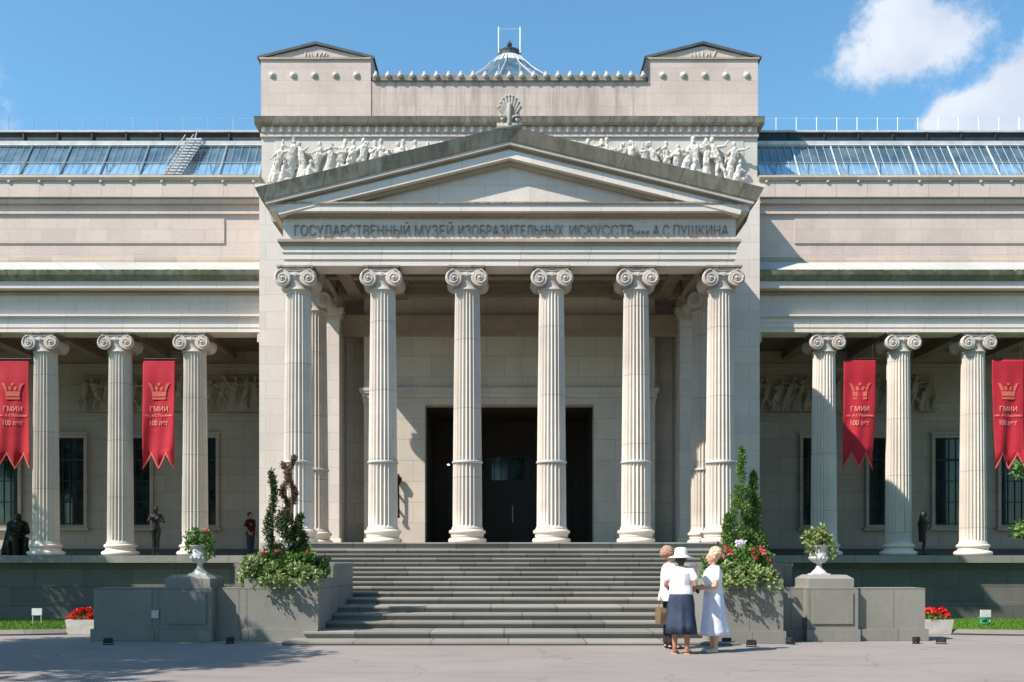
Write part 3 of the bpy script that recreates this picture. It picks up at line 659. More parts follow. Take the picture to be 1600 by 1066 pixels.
# ------------------------------------------------------------------ wings
XE = 24.0; WB = 36.5
for s in (-1, 1):
    def bx(mb, x0, x1, y0, y1, z0, z1): return mb.box(s*x0, s*x1, y0, y1, z0, z1)
    mb = MB()
    for k, (z0, z1) in enumerate([(9.07, 9.22), (9.22, 9.38), (9.38, 9.53)]): bx(mb, 8.08, XE, 31.85-.02*k, 32.65, z0, z1)
    wa = mb.build('wing_architrave', M['pale'], B)
    mb = MB(); bx(mb, 8.08, XE, 31.76, 32.65, 9.53, 9.57); bx(mb, 8.08, XE, 31.72, 32.65, 9.57, 9.63); mb.build('wing_architrave_moulding', M['pale'], wa)
    mb = MB(); bx(mb, 8.08, XE, 31.88, 32.65, 9.63, 10.42); mb.build('wing_frieze', M['ashlar'], B)
    mb = MB(); bx(mb, 8.08, XE, 31.78, 32.65, 10.30, 10.36); mb.build('wing_bed_moulding', M['tanmould'], B)
    mb = MB(); bx(mb, 8.08, XE, 31.47, 32.65, 10.42, 10.66); mb.build('wing_corona', M['ashlar'], B)
    # weathered, chipped sima
    rr = random.Random(3+s); nX = 150; top = []; vs = []
    for k in range(nX+1):
        x = 8.08+(XE-8.08)*k/nX; dz = -.035*rr.random()-.02*(1 if (k//2) % 2 else 0)
        vs += [(s*x, 31.43, 10.66), (s*x, 31.31, 10.82), (s*x, 31.27, 10.98+dz), (s*x, 31.36, 11.01+dz), (s*x, 31.9, 11.0), (s*x, 31.9, 10.66)]
    fs = []
    for k in range(nX):
        for j in range(6):
            q = (k*6+j, (k+1)*6+j, (k+1)*6+(j+1) % 6, k*6+(j+1) % 6); fs.append(q if s < 0 else q[::-1])
    fs += [tuple(range(6)), tuple(nX*6+j for j in range(5, -1, -1))]
    mb = MB().add(vs, fs); mb.build('wing_cornice', M['moss'], B)
    mb = MB(); mb.prof([(31.4, 11.01), (32.02, 11.44), (32.3, 11.44), (32.3, 11.01)], s*8.08, s*XE); mb.build('wing_ledge', M['ledge'], B)
    mb = MB(); mb.prof([(32.12, 11.44), (32.14, 11.55), (32.19, 11.66), (32.3, 11.66), (32.3, 11.44)], s*8.08, s*XE); mb.build('attic_base_moulding', M['tanmould'], B)
    mb = MB(); bx(mb, 8.08, XE, 32.22, 33.3, 11.66, 13.5); bx(mb, 8.3, XE, 32.22, 33.3, 13.5, 14.12); mb.build('wing_attic_wall', M['pink'], B)
    mb = MB(); bx(mb, 9.56, XE-1, 32.18, 32.218, 12.13, 12.95); mb.build('attic_panel', M['pink'], B)
    mb = MB(); bx(mb, 8.08, XE, 32.13, 32.218, 13.10, 13.18); bx(mb, 8.2, XE, 32.07, 32.218, 13.44, 13.58); mb.build('attic_string_course', M['pinkplain'], B)
    mb = MB(); bx(mb, 8.3, XE, 31.95, 32.218, 13.60, 14.12); mb.build('wing_parapet', M['pinkplain'], B)
    mb = MB(); mb.prof([(31.9, 14.12), (31.86, 14.22), (31.9, 14.3), (32.5, 14.36), (32.5, 14.12)], s*8.3, s*XE); mb.build('gutter', M['tanmould'], B)
    for k in range(11):
        x = 8.56+1.017*k if s > 0 else 8.5+1.017*k
        mb = MB(); mb.ball((s*x, 31.93, 14.10), .068, 8, (1, .7, .95)); mb.build('spout_head', M['capital'], B, True)
    # skylight
    P0 = Vector((0, 32.5, 14.36)); P1 = Vector((0, 33.05, 15.16)); P2 = Vector((0, 33.58, 15.97))
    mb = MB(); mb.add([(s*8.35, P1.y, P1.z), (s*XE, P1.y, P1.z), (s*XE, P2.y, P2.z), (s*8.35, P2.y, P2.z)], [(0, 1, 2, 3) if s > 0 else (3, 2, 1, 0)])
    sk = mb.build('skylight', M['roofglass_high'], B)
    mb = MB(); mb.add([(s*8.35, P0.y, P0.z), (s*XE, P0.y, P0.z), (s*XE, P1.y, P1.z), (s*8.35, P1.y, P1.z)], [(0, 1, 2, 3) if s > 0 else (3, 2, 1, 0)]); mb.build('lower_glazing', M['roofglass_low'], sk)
    mb = MB(); off = Vector((0, -.03, .02)); k = 0; x = 8.5
    while x < XE:
        mj = (k % 5 == 0); mb.tube([Vector((s*x, 0, 0))+P0+off, Vector((s*x, 0, 0))+P2+off], .034 if mj else .010, 4); x += .272; k += 1
    for P_, r_ in ((P0, .04), (P1, .018), (P2, .05), (P0*.86+P2*.14, .012)): mb.tube([Vector((s*8.35, 0, 0))+P_+off, Vector((s*XE, 0, 0))+P_+off], r_, 4)
    mb.build('glazing_bar', M['glazing'], sk)
    x = 8.9; rr = random.Random(9)
    while x < XE:   # opening stays seen through the lower panes
        q0 = P0.lerp(P1, .25)+off; q1 = P0.lerp(P1, .95)+off; MB().tube([(s*x, q1.y, q1.z), (s*(x+.14), q0.y, q0.z), (s*(x+.28), q1.y, q1.z)], .012, 4).build('window_stay', M['roofmetal'], sk); x += rr.choice([.8, 1.1, 1.36])
    mb = MB(); bx(mb, 8.35, XE, 33.55, 33.75, 15.97, 16.16); mb.build('ridge_flashing', M['graymetal'], B)
    mb = MB(); bx(mb, 8.35, XE, 33.68, 34.1, 16.16, 16.5); x = 8.6
    while x < XE: bx(mb, x, x+.05, 33.62, 33.68, 16.14, 16.5); x += 1.2
    mb.build('ridge_vent', M['darkmetal'], B)
    mb = MB(); bx(mb, 8.35, XE, 33.6, 34.2, 16.5, 16.56); mb.build('ridge_cap', M['graymetal'], B)
    mb = MB(); bx(mb, 8.38, XE, 34.2, 40, 14.0, 16.45); bx(mb, 8.38, XE, 32.7, 34.2, 9.63, 14.0); mb.build('roof_deck', M['roofmetal'], B)
    mb = MB(); bx(mb, 8.35, XE, 32.36, 32.46, 14.34, 14.42); mb.build('skylight_sill', M['darkmetal'], B)
    # railing on the ridge
    mb = MB(); x = 8.6; st = .95 if s < 0 else .77
    while x < XE:
        mb.tube([(s*x, 36.5, 16.3), (s*x, 36.5, 18.35)], .013 if s < 0 else .015, 4); x += st
    for z in (17.6, 18.3): mb.tube([(s*8.4, 36.5, z), (s*XE, 36.5, z)], .006, 4)
    mb.build('roof_railing', M['graymetal'] if s < 0 else M['whitemetal'], B)
    # porch of the wing
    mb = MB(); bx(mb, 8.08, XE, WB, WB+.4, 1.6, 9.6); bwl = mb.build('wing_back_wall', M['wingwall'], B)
    mb = MB(); bx(mb, 8.08, XE, 32.65, WB, 9.45, 9.6); mb.build('wing_ceiling', M['coffer'], B)
    for xx in WX: mb = MB(); bx(mb, xx-.2, xx+.2, 32.66, WB-.01, 9.15, 9.449); mb.build('wing_ceiling_beam', M['ceiling'], B)
    mb = MB()
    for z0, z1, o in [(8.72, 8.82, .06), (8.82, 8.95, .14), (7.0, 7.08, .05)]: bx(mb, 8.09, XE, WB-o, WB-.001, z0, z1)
    mb.build('wing_wall_moulding', M['wingwall'], bwl)
    mb = MB(); bx(mb, 8.09, XE, WB-.08, WB-.001, 1.66, 1.95); mb.build('skirting', M['granite'], bwl)
    # anta next to the pier
    mb = MB(); bx(mb, 8.08, 8.26, 31.95, 32.6, WZ, 8.6); an = mb.build('pilaster', M['ashlar'], B)
    mb = MB(); bx(mb, 8.08, 8.30, 31.92, 32.62, 8.6, 8.75); bx(mb, 8.08, 8.38, 31.88, 32.64, 8.75, 9.069); mb.build('pilaster_capital', M['capital'], an)
    # side wall closing the wing porch behind the pier
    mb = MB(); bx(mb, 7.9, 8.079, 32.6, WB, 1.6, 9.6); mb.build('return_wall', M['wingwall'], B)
    # windows
    for k in range(5):
        xc = 11.68+2.505*k
        if xc > XE-.7: continue
        mb = MB(); bx(mb, xc-.55, xc+.55, WB-.03, WB-.005, 2.86, 6.15); wn_ = mb.build('window', M['glass'], B)
        mb = MB()
        for a_, b_ in [(-.67, -.55), (.55, .67)]: bx(mb, xc+a_, xc+b_, WB-.12, WB-.002, 2.74, 6.28)
        bx(mb, xc-.55, xc+.55, WB-.12, WB-.002, 6.15, 6.28); bx(mb, xc-.75, xc+.75, WB-.18, WB-.002, 2.64, 2.739); bx(mb, xc-.72, xc+.72, WB-.17, WB-.121, 6.28, 6.36)
        mb.build('window_frame', M['wingwall'], wn_)
        mb = MB()
        for x in (-.52, -.26, 0, .26, .52): bx(mb, xc+x-.015, xc+x+.015, WB-.06, WB-.031, 2.87, 6.14)
        for z in (2.88, 3.7, 4.5, 5.3, 6.1): bx(mb, xc-.55, xc+.55, WB-.065, WB-.061, z, z+.035)
        bx(mb, xc-.55, xc+.55, WB-.09, WB-.066, 5.28, 5.36)
        mb.build('window_grille', M['iron'], wn_)
    # podium
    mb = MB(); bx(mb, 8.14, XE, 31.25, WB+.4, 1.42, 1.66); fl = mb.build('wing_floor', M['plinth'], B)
    mb = MB(); bx(mb, 8.14, XE, 31.6, 33, -.6, 1.42); mb.build('wing_podium', M['granite'], B)
    mb = MB(); bx(mb, 8.14, XE, 31.48, 31.6, -.6, .12); mb.build('podium_base', M['granite'], B)
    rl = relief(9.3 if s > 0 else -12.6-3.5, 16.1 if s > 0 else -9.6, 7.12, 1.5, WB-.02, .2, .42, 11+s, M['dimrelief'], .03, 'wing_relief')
mb = MB(); mb.box(-24, 24, 40, 46, -.5, 14); mb.build('rear_block', M['pink'], B)
# ladder lying on the left skylight
mb = MB(); P0 = Vector((-11.35, 32.42, 14.42)); P2 = Vector((-10.95, 33.5, 16.05)); off = Vector((0, -.09, .06))
for dx in (-.27, .27): mb.tube([P0+off+Vector((dx, 0, 0)), P2+off+Vector((dx, 0, 0))], .035, 4)
for k in range(13):
    q = P0.lerp(P2, k/12)+off*1.3; mb.box(q.x-.27, q.x+.27, q.y-.07, q.y+.05, q.z-.02, q.z+.025)
for dx in (-.27, .0): mb.tube([P0+off*3+Vector((dx, 0, 0)), P2+off*3+Vector((dx, 0, 0))], .02, 4)
mb.tube([P2+off, P2+off+Vector((.1, 0, .42))], .02, 4)
mb.build('roof_ladder', M['graymetal'], B)
# wall lantern
for s in (-1,):
    mb = MB(); x = s*3.62; mb.tube([(x, 31.22, 2.95), (x+.02, 31.2, 3.2), (x, 31.2, 4.0)], [.05, .03, .04], 6); mb.ball((x, 31.2, 2.93), .07, 8)
    mb.lathe([(.04, 0), (.12, .12), (.13, .22), (.05, .3), (.03, .36)], 8, (x, 31.2, 3.95)); mb.box(x-.03, x+.03, 31.2, 31.35, 3.6, 3.66)
    mb.box(x-.03, x+.03, 31.2, 31.35, 3.1, 3.16); mb.build('wall_lantern', M['bronze'], B, True, True)
# porch floor
mb = MB(); mb.box(-6.62, 6.62, 25.5, 32.3, -.6, 1.96); mb.box(-2.76, 2.76, 32.3, 35.2, 1.7, 1.955); mb.build('porch_floor', M['porchfloor'], B)

# ------------------------------------------------------------------ steps and cheek walls
ST = thing('stone_stairs', 'broad grey stone flight of steps with shallow risers climbing to the portico', 'steps', (0, 20, 0))
runs = [(16.63, .06), (17.4, .18), (18.3, .30), (18.95, .42), (19.6, .54), (20.65, .66)]+[(21.5+.36*k, .66+.111*(k+1)) for k in range(10)]+[(25.1, 1.957)]
zprev = 0
for k, (y, z) in enumerate(runs):
    yn = runs[k+1][0]+.3 if k+1 < len(runs) else 25.5
    hw = 3.75 if k < 2 else (3.49 if k < 6 else 6.3)
    if k == 0: hw = 3.95
    mb = MB(); lip = .045
    zb = -.55
    mb.prof([(y+.055, zb), (y+.055, z-.045), (y, z-.04), (y, z-.006), (y+.012, z), (yn, z), (yn, zb)], -hw, hw)
    mb.build('step', M['steps'], ST)
def planter(s, yf):
    P_ = thing('planter_block', 'grey granite block with recessed flower bed at the %s foot of the stairs' % ('left' if s < 0 else 'right'), 'planter', (s*4.2, yf, 0), 'granite planters flanking the stairs')
    mb = MB(); mb.box(s*3.5, s*4.85, yf, yf+.18, -.2, 1.14); mb.box(s*3.5, s*3.66, yf+.18, yf+1.3, -.2, 1.14); mb.box(s*4.69, s*4.85, yf+.18, yf+1.3, -.2, 1.14); mb.box(s*3.5, s*4.85, yf+1.3, yf+1.5, -.2, 1.14)
    mb.build('trough_wall', M['plinth'], P_)
    mb = MB(); mb.box(s*3.5, s*4.89, yf-.04, yf-.001, -.2, .22); mb.box(s*4.851, s*4.89, yf, yf+1.4, -.2, .22); mb.build('base_course', M['plinth'], P_)
    mb = MB(); mb.box(s*3.66, s*4.69, yf+.18, yf+1.3, .9, 1.08); mb.build('soil', M['soil'], P_)
    return P_
planter(-1, 17.55); planter(1, 17.0)
for s in (-1, 1):
    yf = 17.55 if s < 0 else 17.0
    C_ = thing('cheek_wall', 'stepped granite wall behind the %s planter beside the stairs' % ('left' if s < 0 else 'right'), 'wall', (s*4.8, 20, 0), 'cheek walls of the stairs')
    mb = MB(); mb.box(s*3.5, s*5.45, yf+1.505, 21.45, -.4, 1.36); mb.build('wall_body', M['plinth'], C_)
    mb = MB(); mb.box(s*3.48, s*5.47, yf+1.502, 21.47, 1.36, 1.42); mb.build('coping', M['plinth'], C_)
    # low side wall and urn pedestal
    L_ = thing('low_wall', 'low dark granite wall running from the %s planter outward past the urn pedestal' % ('left' if s < 0 else 'right'), 'wall', (s*6.5, 17.8, 0), 'low granite walls')
    mb = MB(); mb.box(s*4.895, s*5.42, 17.75, 18.25, -.2, .97); mb.box(s*6.36, s*7.62, 17.6, 18.2, -.2, .97); mb.build('wall_body', M['plinth'], L_)
    mb = MB(); mb.box(s*6.375, s*7.66, 17.54, 17.599, -.2, .22); mb.box(s*7.621, s*7.66, 17.6, 18.2, -.2, .22); mb.box(s*4.895, s*5.42, 17.70, 17.749, -.2, .2); mb.build('base_course', M['plinth'], L_)
    Q_ = thing('urn_pedestal', 'square granite pedestal under the %s white urn' % ('left' if s < 0 else 'right'), 'pedestal', (s*5.9, 17.9, 0), 'urn pedestals')
    mb = MB(); mb.box(s*5.425, s*6.35, 17.48, 18.4, -.2, .98)
    mb.build('pedestal_body', M['plinth'], Q_)
    mb = MB(); mb.box(s*5.52, s*6.25, 17.455, 17.479, .32, .9); mb.build('pedestal_panel', M['plinth'], Q_)
    mb = MB(); mb.box(s*5.40, s*6.37, 17.42, 17.479, -.2, .22); mb.build('pedestal_base', M['plinth'], Q_)
    x0, x1, y0, y1 = 5.46, 6.28, 17.5, 18.36; z0, z1, z2 = .98, 1.14, 1.21; i_ = .10
    mb = MB(); mb.box(s*x0, s*x1, y0, y1, z0, z1)
    a_ = [(s*x0, y0, z1+.001), (s*x1, y0, z1+.001), (s*x1, y1, z1+.001), (s*x0, y1, z1+.001), (s*(x0+i_), y0+i_, z2), (s*(x1-i_), y0+i_, z2), (s*(x1-i_), y1-i_, z2), (s*(x0+i_), y1-i_, z2)]
    mb.add(a_, [(4,5,6,7),(0,1,5,4),(1,2,6,5),(2,3,7,6),(3,0,4,7)]); mb.build('pedestal_cap', M['plinth'], Q_)
# urns
U = local_thing('urn', 'white footed stone urn with green plants on the left pedestal', 'urn', (-5.78, 17.93, 1.21), 'white garden urns')
mb = MB(); mb.lathe([(.15, 0), (.15, .03), (.12, .06), (.06, .12), (.045, .18), (.06, .215), (.10, .23), (.155, .28), (.175, .34), (.165, .40), (.15, .45), (.17, .50), (.20, .53), (.205, .55), (.17, .55), (.15, .50)], 28); mb.build('urn_bowl', M['urn'], U, True, True)
mb = MB().box(-.16, .16, -.16, .16, -.0, .025); mb.build('urn_foot', M['urn'], U); mb = MB()
for k in range(14):
    a = 2*PI*k/14; mb.cap((.09*math.cos(a), .09*math.sin(a), .235), .02, (.16*math.cos(a), .16*math.sin(a), .31), .028, 1, 6)
mb.build('urn_foot', M['urn'], U, True, True)
U2 = copy_tree(U); U2.location = (5.78, 17.93, 1.21); U2['label'] = 'white footed stone urn with green plants on the right pedestal'

# ------------------------------------------------------------------ foliage
def leafcloud(mb, pts, size, aspect=.5, up=0.0):
    """one small folded leaf per point"""
    n = len(pts); P_ = np.array(pts); d = rng.normal(size=(n, 3)); d[:, 2] += up; d /= np.linalg.norm(d, axis=1)[:, None]
    e = rng.normal(size=(n, 3)); w = np.cross(d, e); w /= np.linalg.norm(w, axis=1)[:, None]; s_ = size*rng.uniform(.6, 1.35, n)[:, None]
    a = P_; b_ = P_+d*s_*.5+w*s_*aspect*.5; c_ = P_+d*s_; dd = P_+d*s_*.5-w*s_*aspect*.5
    o = len(mb.v); V = np.stack([a, b_, c_, dd], 1).reshape(-1, 3); mb.v += [tuple(v) for v in V.tolist()]
    mb.f += [(o+4*i, o+4*i+1, o+4*i+2, o+4*i+3) for i in range(n)]
def ellipsoid_pts(c, r, n, hollow=.5):
    v = rng.normal(size=(n, 3)); v /= np.linalg.norm(v, axis=1)[:, None]; k = (hollow+(1-hollow)*rng.uniform(size=n)**.5)[:, None]
    return (np.array(c)+v*k*np.array(r)).tolist()
def clumps(c, r, nc, n, cr, hollow=.55):
    out_ = []
    for q in ellipsoid_pts(c, r, nc, hollow): out_ += ellipsoid_pts(q, (cr*random.uniform(.6, 1.3),)*3, n//nc, .2)
    return out_
# tall clipped conifers
def spiral(name, label, x, y, z0, z1, mat, r=.085, turns=3, amp=.12, base=.25, mat2=None):
    T_ = thing(name, label, 'conifer', (x, y, z0), 'conifers in the stair planters')
    mb = MB(); mb.tube([(x, y, z0-.1), (x+.02, y, z0+(z1-z0)*.5), (x, y, z1-.1)], [.03, .022, .01], 6); mb.build('trunk', M['bark'], T_)
    pts = []
    for k in range(46):
        t_ = k/45; a = t_*turns*2*PI; z = z0+.1+(z1-z0-.1)*t_; am = amp*(1-.45*t_)
        c_ = (x+am*math.sin(a), y+am*math.cos(a), z); rr = r*(1.3-.55*t_)*random.uniform(.85, 1.15); pts += ellipsoid_pts(c_, (rr, rr, rr*1.2), 75, .3)
    for k in range(14):
        a = random.uniform(0, 6.3); pts += ellipsoid_pts((x+base*.6*math.sin(a), y+base*.6*math.cos(a), z0+random.uniform(.1, .6)), (base*.4, base*.4, .2), 90, .3)
    mb = MB(); leafcloud(mb, pts, .055, .35, .8); mb.build('crown', mat, T_); return T_
spiral('spiral_conifer', 'taller brown twisted conifer topiary in the left planter', -4.14, 18.2, 1.08, 3.42, M['conifer_brown'], .062, 3.2, .11, .12)
spiral('spiral_conifer', 'brown twin stem of twisted topiary with looping top beside the taller brown one', -4.28, 18.35, 1.08, 3.3, M['conifer_brown'], .058, 3.6, .10, .12)
spiral('spiral_conifer', 'green narrow twisted conifer at the left side of the left planter', -4.50, 18.15, 1.08, 3.12, M['conifer_dark'], .085, 1.5, .08, .25)
spiral('dwarf_conifer', 'low dark green conifer in the middle of the left planter', -4.22, 18.05, 1.08, 2.35, M['conifer_dark'], .17, 2, .14, .32)
spiral('dwarf_conifer', 'low dark green conifer leaning to the right in the left planter', -3.95, 18.15, 1.08, 2.3, M['conifer_dark'], .10, 2, .08, .2)
def cone_tree(label, x, y, z0, z1, r, mat, n=9000):
    T_ = thing('conifer', label, 'conifer', (x, y, z0), 'conifers in the stair planters')
    mb = MB(); mb.tube([(x, y, z0-.1), (x, y, z1-.1)], [.04, .01], 6); mb.build('trunk', M['bark'], T_)
    pts = []; k = 0
    for q in range(75):
        t_ = random.random()**1.25; rad = r*(1-t_)**.8*.75; a = random.uniform(0, 6.3); z = z0+.1+(z1-z0-.12)*t_
        cr = .05+.09*(1-t_)*random.uniform(.6, 1.3); pts += ellipsoid_pts((x+rad*math.cos(a), y+rad*math.sin(a), z), (cr, cr, cr*1.5), n//75, .2)
    mb = MB(); leafcloud(mb, pts, .055, .35, .9); mb.build('crown', mat, T_)
cone_tree('tallest pointed green conifer rising from the right planter', 4.36, 18.0, 1.08, 3.58, .34, M['conifer'])
cone_tree('shorter pointed green conifer at the outer side of the right planter', 4.62, 18.15, 1.08, 3.12, .30, M['conifer'])
cone_tree('low green conifer at the stairs side of the right planter', 4.08, 17.9, 1.08, 2.3, .26, M['conifer'], 6000)
for s, yf in ((-1, 17.55), (1, 17.0)):
    side = 'left' if s < 0 else 'right'
    T_ = thing('flowering_bush', 'leafy bedding plants with red flowers filling the %s planter' % side, 'plant', (s*4.2, yf+.7, 1.08), 'bedding plants in the stair planters')
    mb = MB(); leafcloud(mb, clumps((s*4.2, yf+.7, 1.32), (.72, .5, .36), 60, 7000, .14), .085, .6, .5); mb.build('leaves', M['leaf_bush'], T_)
    for k in range(20 if s > 0 else 10):
        mb = MB(); leafcloud(mb, ellipsoid_pts((s*4.2+random.uniform(-.62, .5), yf+.35+random.uniform(-.1, .4), 1.60+random.uniform(-.13, .1)), (.045, .045, .04), 26, .4), .042, .9); mb.build('flower', M['redpink'], T_)
    mb = MB(); leafcloud(mb, ellipsoid_pts((s*4.2+.02, yf+.5, 1.78), (.09, .08, .07), 90, .4), .05, .9); mb.build('pale_flower', M['palefl'], T_)
    V_ = thing('trailing_plant', 'pale green trailing plant spilling over the front of the %s planter' % side, 'plant', (s*4.1, yf+.1, 1.14), 'trailing plants in the stair planters')
    mb = MB(); pts = clumps((s*4.1, yf+.14, 1.2), (.66, .24, .17), 60, 3600, .085)
    if s < 0: pts += clumps((-4.75, yf+.2, 1.25), (.25, .3, .3), 20, 1200, .1)
    leafcloud(mb, pts, .078, .5, .3); mb.build('leaves', M['leaf_light'], V_)
    mb = MB(); pts = []
    for k in range(34):
        x = s*4.1+random.uniform(-.6, .65); L = random.random()**2*.35
        y = yf-random.uniform(.05, .3); pts += ellipsoid_pts((x, y, 1.16-L*.5), (.05, .05, .06+L*.3), 16, .1)
    leafcloud(mb, pts, .06, .6, -.2); mb.build('leaves', M['leaf_light'], V_)
for s in (-1, 1):
    side = 'left' if s < 0 else 'right'; cx = s*5.78
    T_ = thing('urn_plant', '%s green plant growing in the %s urn' % ('bushy light' if s > 0 else 'loose reddish', side), 'plant', (cx, 17.93, 1.7), 'plants in the urns')
    mb = MB(); leafcloud(mb, clumps((cx, 17.93, 1.88), (.24, .22, .17), 24, 1500 if s > 0 else 600, .08)+ellipsoid_pts((cx-.15, 17.85, 1.72), (.1, .1, .16), 120)+ellipsoid_pts((cx+.2, 17.8, 1.68), (.08, .1, .2), 160), .075, .5, .8)
    mb.build('leaves', M['leaf_light'] if s > 0 else M['leaf_bush'], T_)
    for k in range(6): mb = MB(); leafcloud(mb, ellipsoid_pts((cx+random.uniform(-.2, .15), 17.9, 1.98+random.uniform(-.08, .06)), (.025, .025, .025), 14, .4), .035, .9); mb.build('flower', M['redpink'], T_)
# troughs with red flowers
for s in (-1, 1):
    side = 'left' if s < 0 else 'right'; xc = s*8.72
    T_ = thing('flower_trough', 'pale concrete trough standing by the %s lawn corner' % side, 'flower box', (xc, 19.8, 0), 'concrete flower troughs')
    mb = MB(); x0, x1, y0, y1, z0, z1 = xc-.31, xc+.31, 19.5, 20.0, .02-.05, .27
    mb.add([(x0+.04, y0+.04, z0), (x1-.04, y0+.04, z0), (x1-.04, y1-.04, z0), (x0+.04, y1-.04, z0), (x0, y0, z1), (x1, y0, z1), (x1, y1, z1), (x0, y1, z1)], [(0,3,2,1),(4,5,6,7),(0,1,5,4),(1,2,6,5),(2,3,7,6),(3,0,4,7)])
    mb.box(x0+.06, x0+.14, y0+.05, y1-.05, -.1, z0); mb.box(x1-.14, x1-.06, y0+.05, y1-.05, -.1, z0); mb.build('trough_body', M['trough'], T_)
    F_ = thing('red_flowers', 'dense scarlet flowers heaped in the %s concrete trough' % side, 'flowers', (xc, 19.75, .27), 'scarlet trough flowers')
    mb = MB(); leafcloud(mb, clumps((xc, 19.72, .34), (.29, .22, .14), 34, 1600, .045, .7), .055, .9, .3); mb.build('petals', M['red'], F_)
    mb = MB(); leafcloud(mb, ellipsoid_pts((xc, 19.74, .30), (.31, .24, .09), 500, .6), .06, .6); mb.build('leaves', M['leaf_bush'], F_)

# trees
def tree(label, x, y, h, cz_, r, rz_, n=16000, cs=.6, mat='leaf', z0=0, ls=.17, group='park trees'):
    T_ = thing('broadleaf_tree', label, 'tree', (x, y, z0), group); rr = random.Random(int(abs(x)*100)); mb = MB()
    tr = [(x, y, z0-.1), (x+.1, y, z0+1.2), (x-.05, y+.1, cz_-rz_*.4), (x+.05, y, cz_+rz_*.5)]; w = .05*h**.9*.5
    mb.tube(tr, [w*1.25, w, w*.7, w*.2], 9); tk = mb.build('trunk', M['bark'], T_, True)
    mb = MB(); cc = []
    for k in range(26):
        v = Vector((rr.gauss(0, 1), rr.gauss(0, 1), rr.gauss(0, 1))).normalized(); e = Vector((x, y, cz_))+Vector((v.x*r, v.y*r, v.z*rz_))*rr.uniform(.55, .95)
        st_ = Vector(tr[1]).lerp(Vector(tr[3]), rr.uniform(.35, .9)); md = st_.lerp(e, .5)+Vector((0, 0, .2)); mb.tube([st_, md, e], [w*.35, w*.2, .015], 5); cc.append(e); cc.append(md.lerp(e, .4))
    mb.build('limb', M['bark'], T_)
    pts = []
    for e in cc: pts += ellipsoid_pts(e, (cs*rr.uniform(.6, 1.3), cs*rr.uniform(.6, 1.3), cs*rr.uniform(.4, .9)), n//len(cc), .15)
    mb = MB(); leafcloud(mb, pts, ls, .6); mb.build('crown', M[mat], T_); return T_
tree('leafy tree at the right edge of the lawn with twigs reaching into view', 13.14, 21.6, 4.5, 2.9, 1.68, 2.0, 15000, .40, 'leaf_bush', -.1, .12, 'park trees')
tree('tall tree left of the forecourt shading the pavement', -12.6, 11.0, 11, 8.2, 3.1, 2.3, 24000, .85)
tree('tall tree on the left lawn close to the wing', -21.3, 27.2, 10, 7.0, 4.2, 2.5, 32000, 1.0, z0=-.3)
tree('tree at the far left lawn shading the urn pedestal', -11.5, 14.3, 9, 6.0, 2.3, 1.9, 20000, .7)
for k, (x, y) in enumerate([(-17.5, 3.5), (-22, -4), (22, 10), (21, 1)]):  # unseen trees added to hold back sky light from the low walls
    tree(['broad tree at the left side of the forecourt', 'broad tree left of the viewer', 'broad tree at the right side of the forecourt', 'broad tree right of the viewer'][k], x, y, 15, 8.5, 5.0, 5.5, 7000, 1.7, ls=.5)
for k, (x, y) in enumerate([(-20, -7), (-9, -14), (4, -13), (15, -14), (23, -6)]):
    tree(['broad park tree far behind the viewer', 'park tree facing the left columns', 'park tree facing the entrance', 'park tree facing the right planter', 'outermost park tree on the right'][k], x, y, 19, 11, 6.6, 8.5, 9000, 2.1, ls=.6)

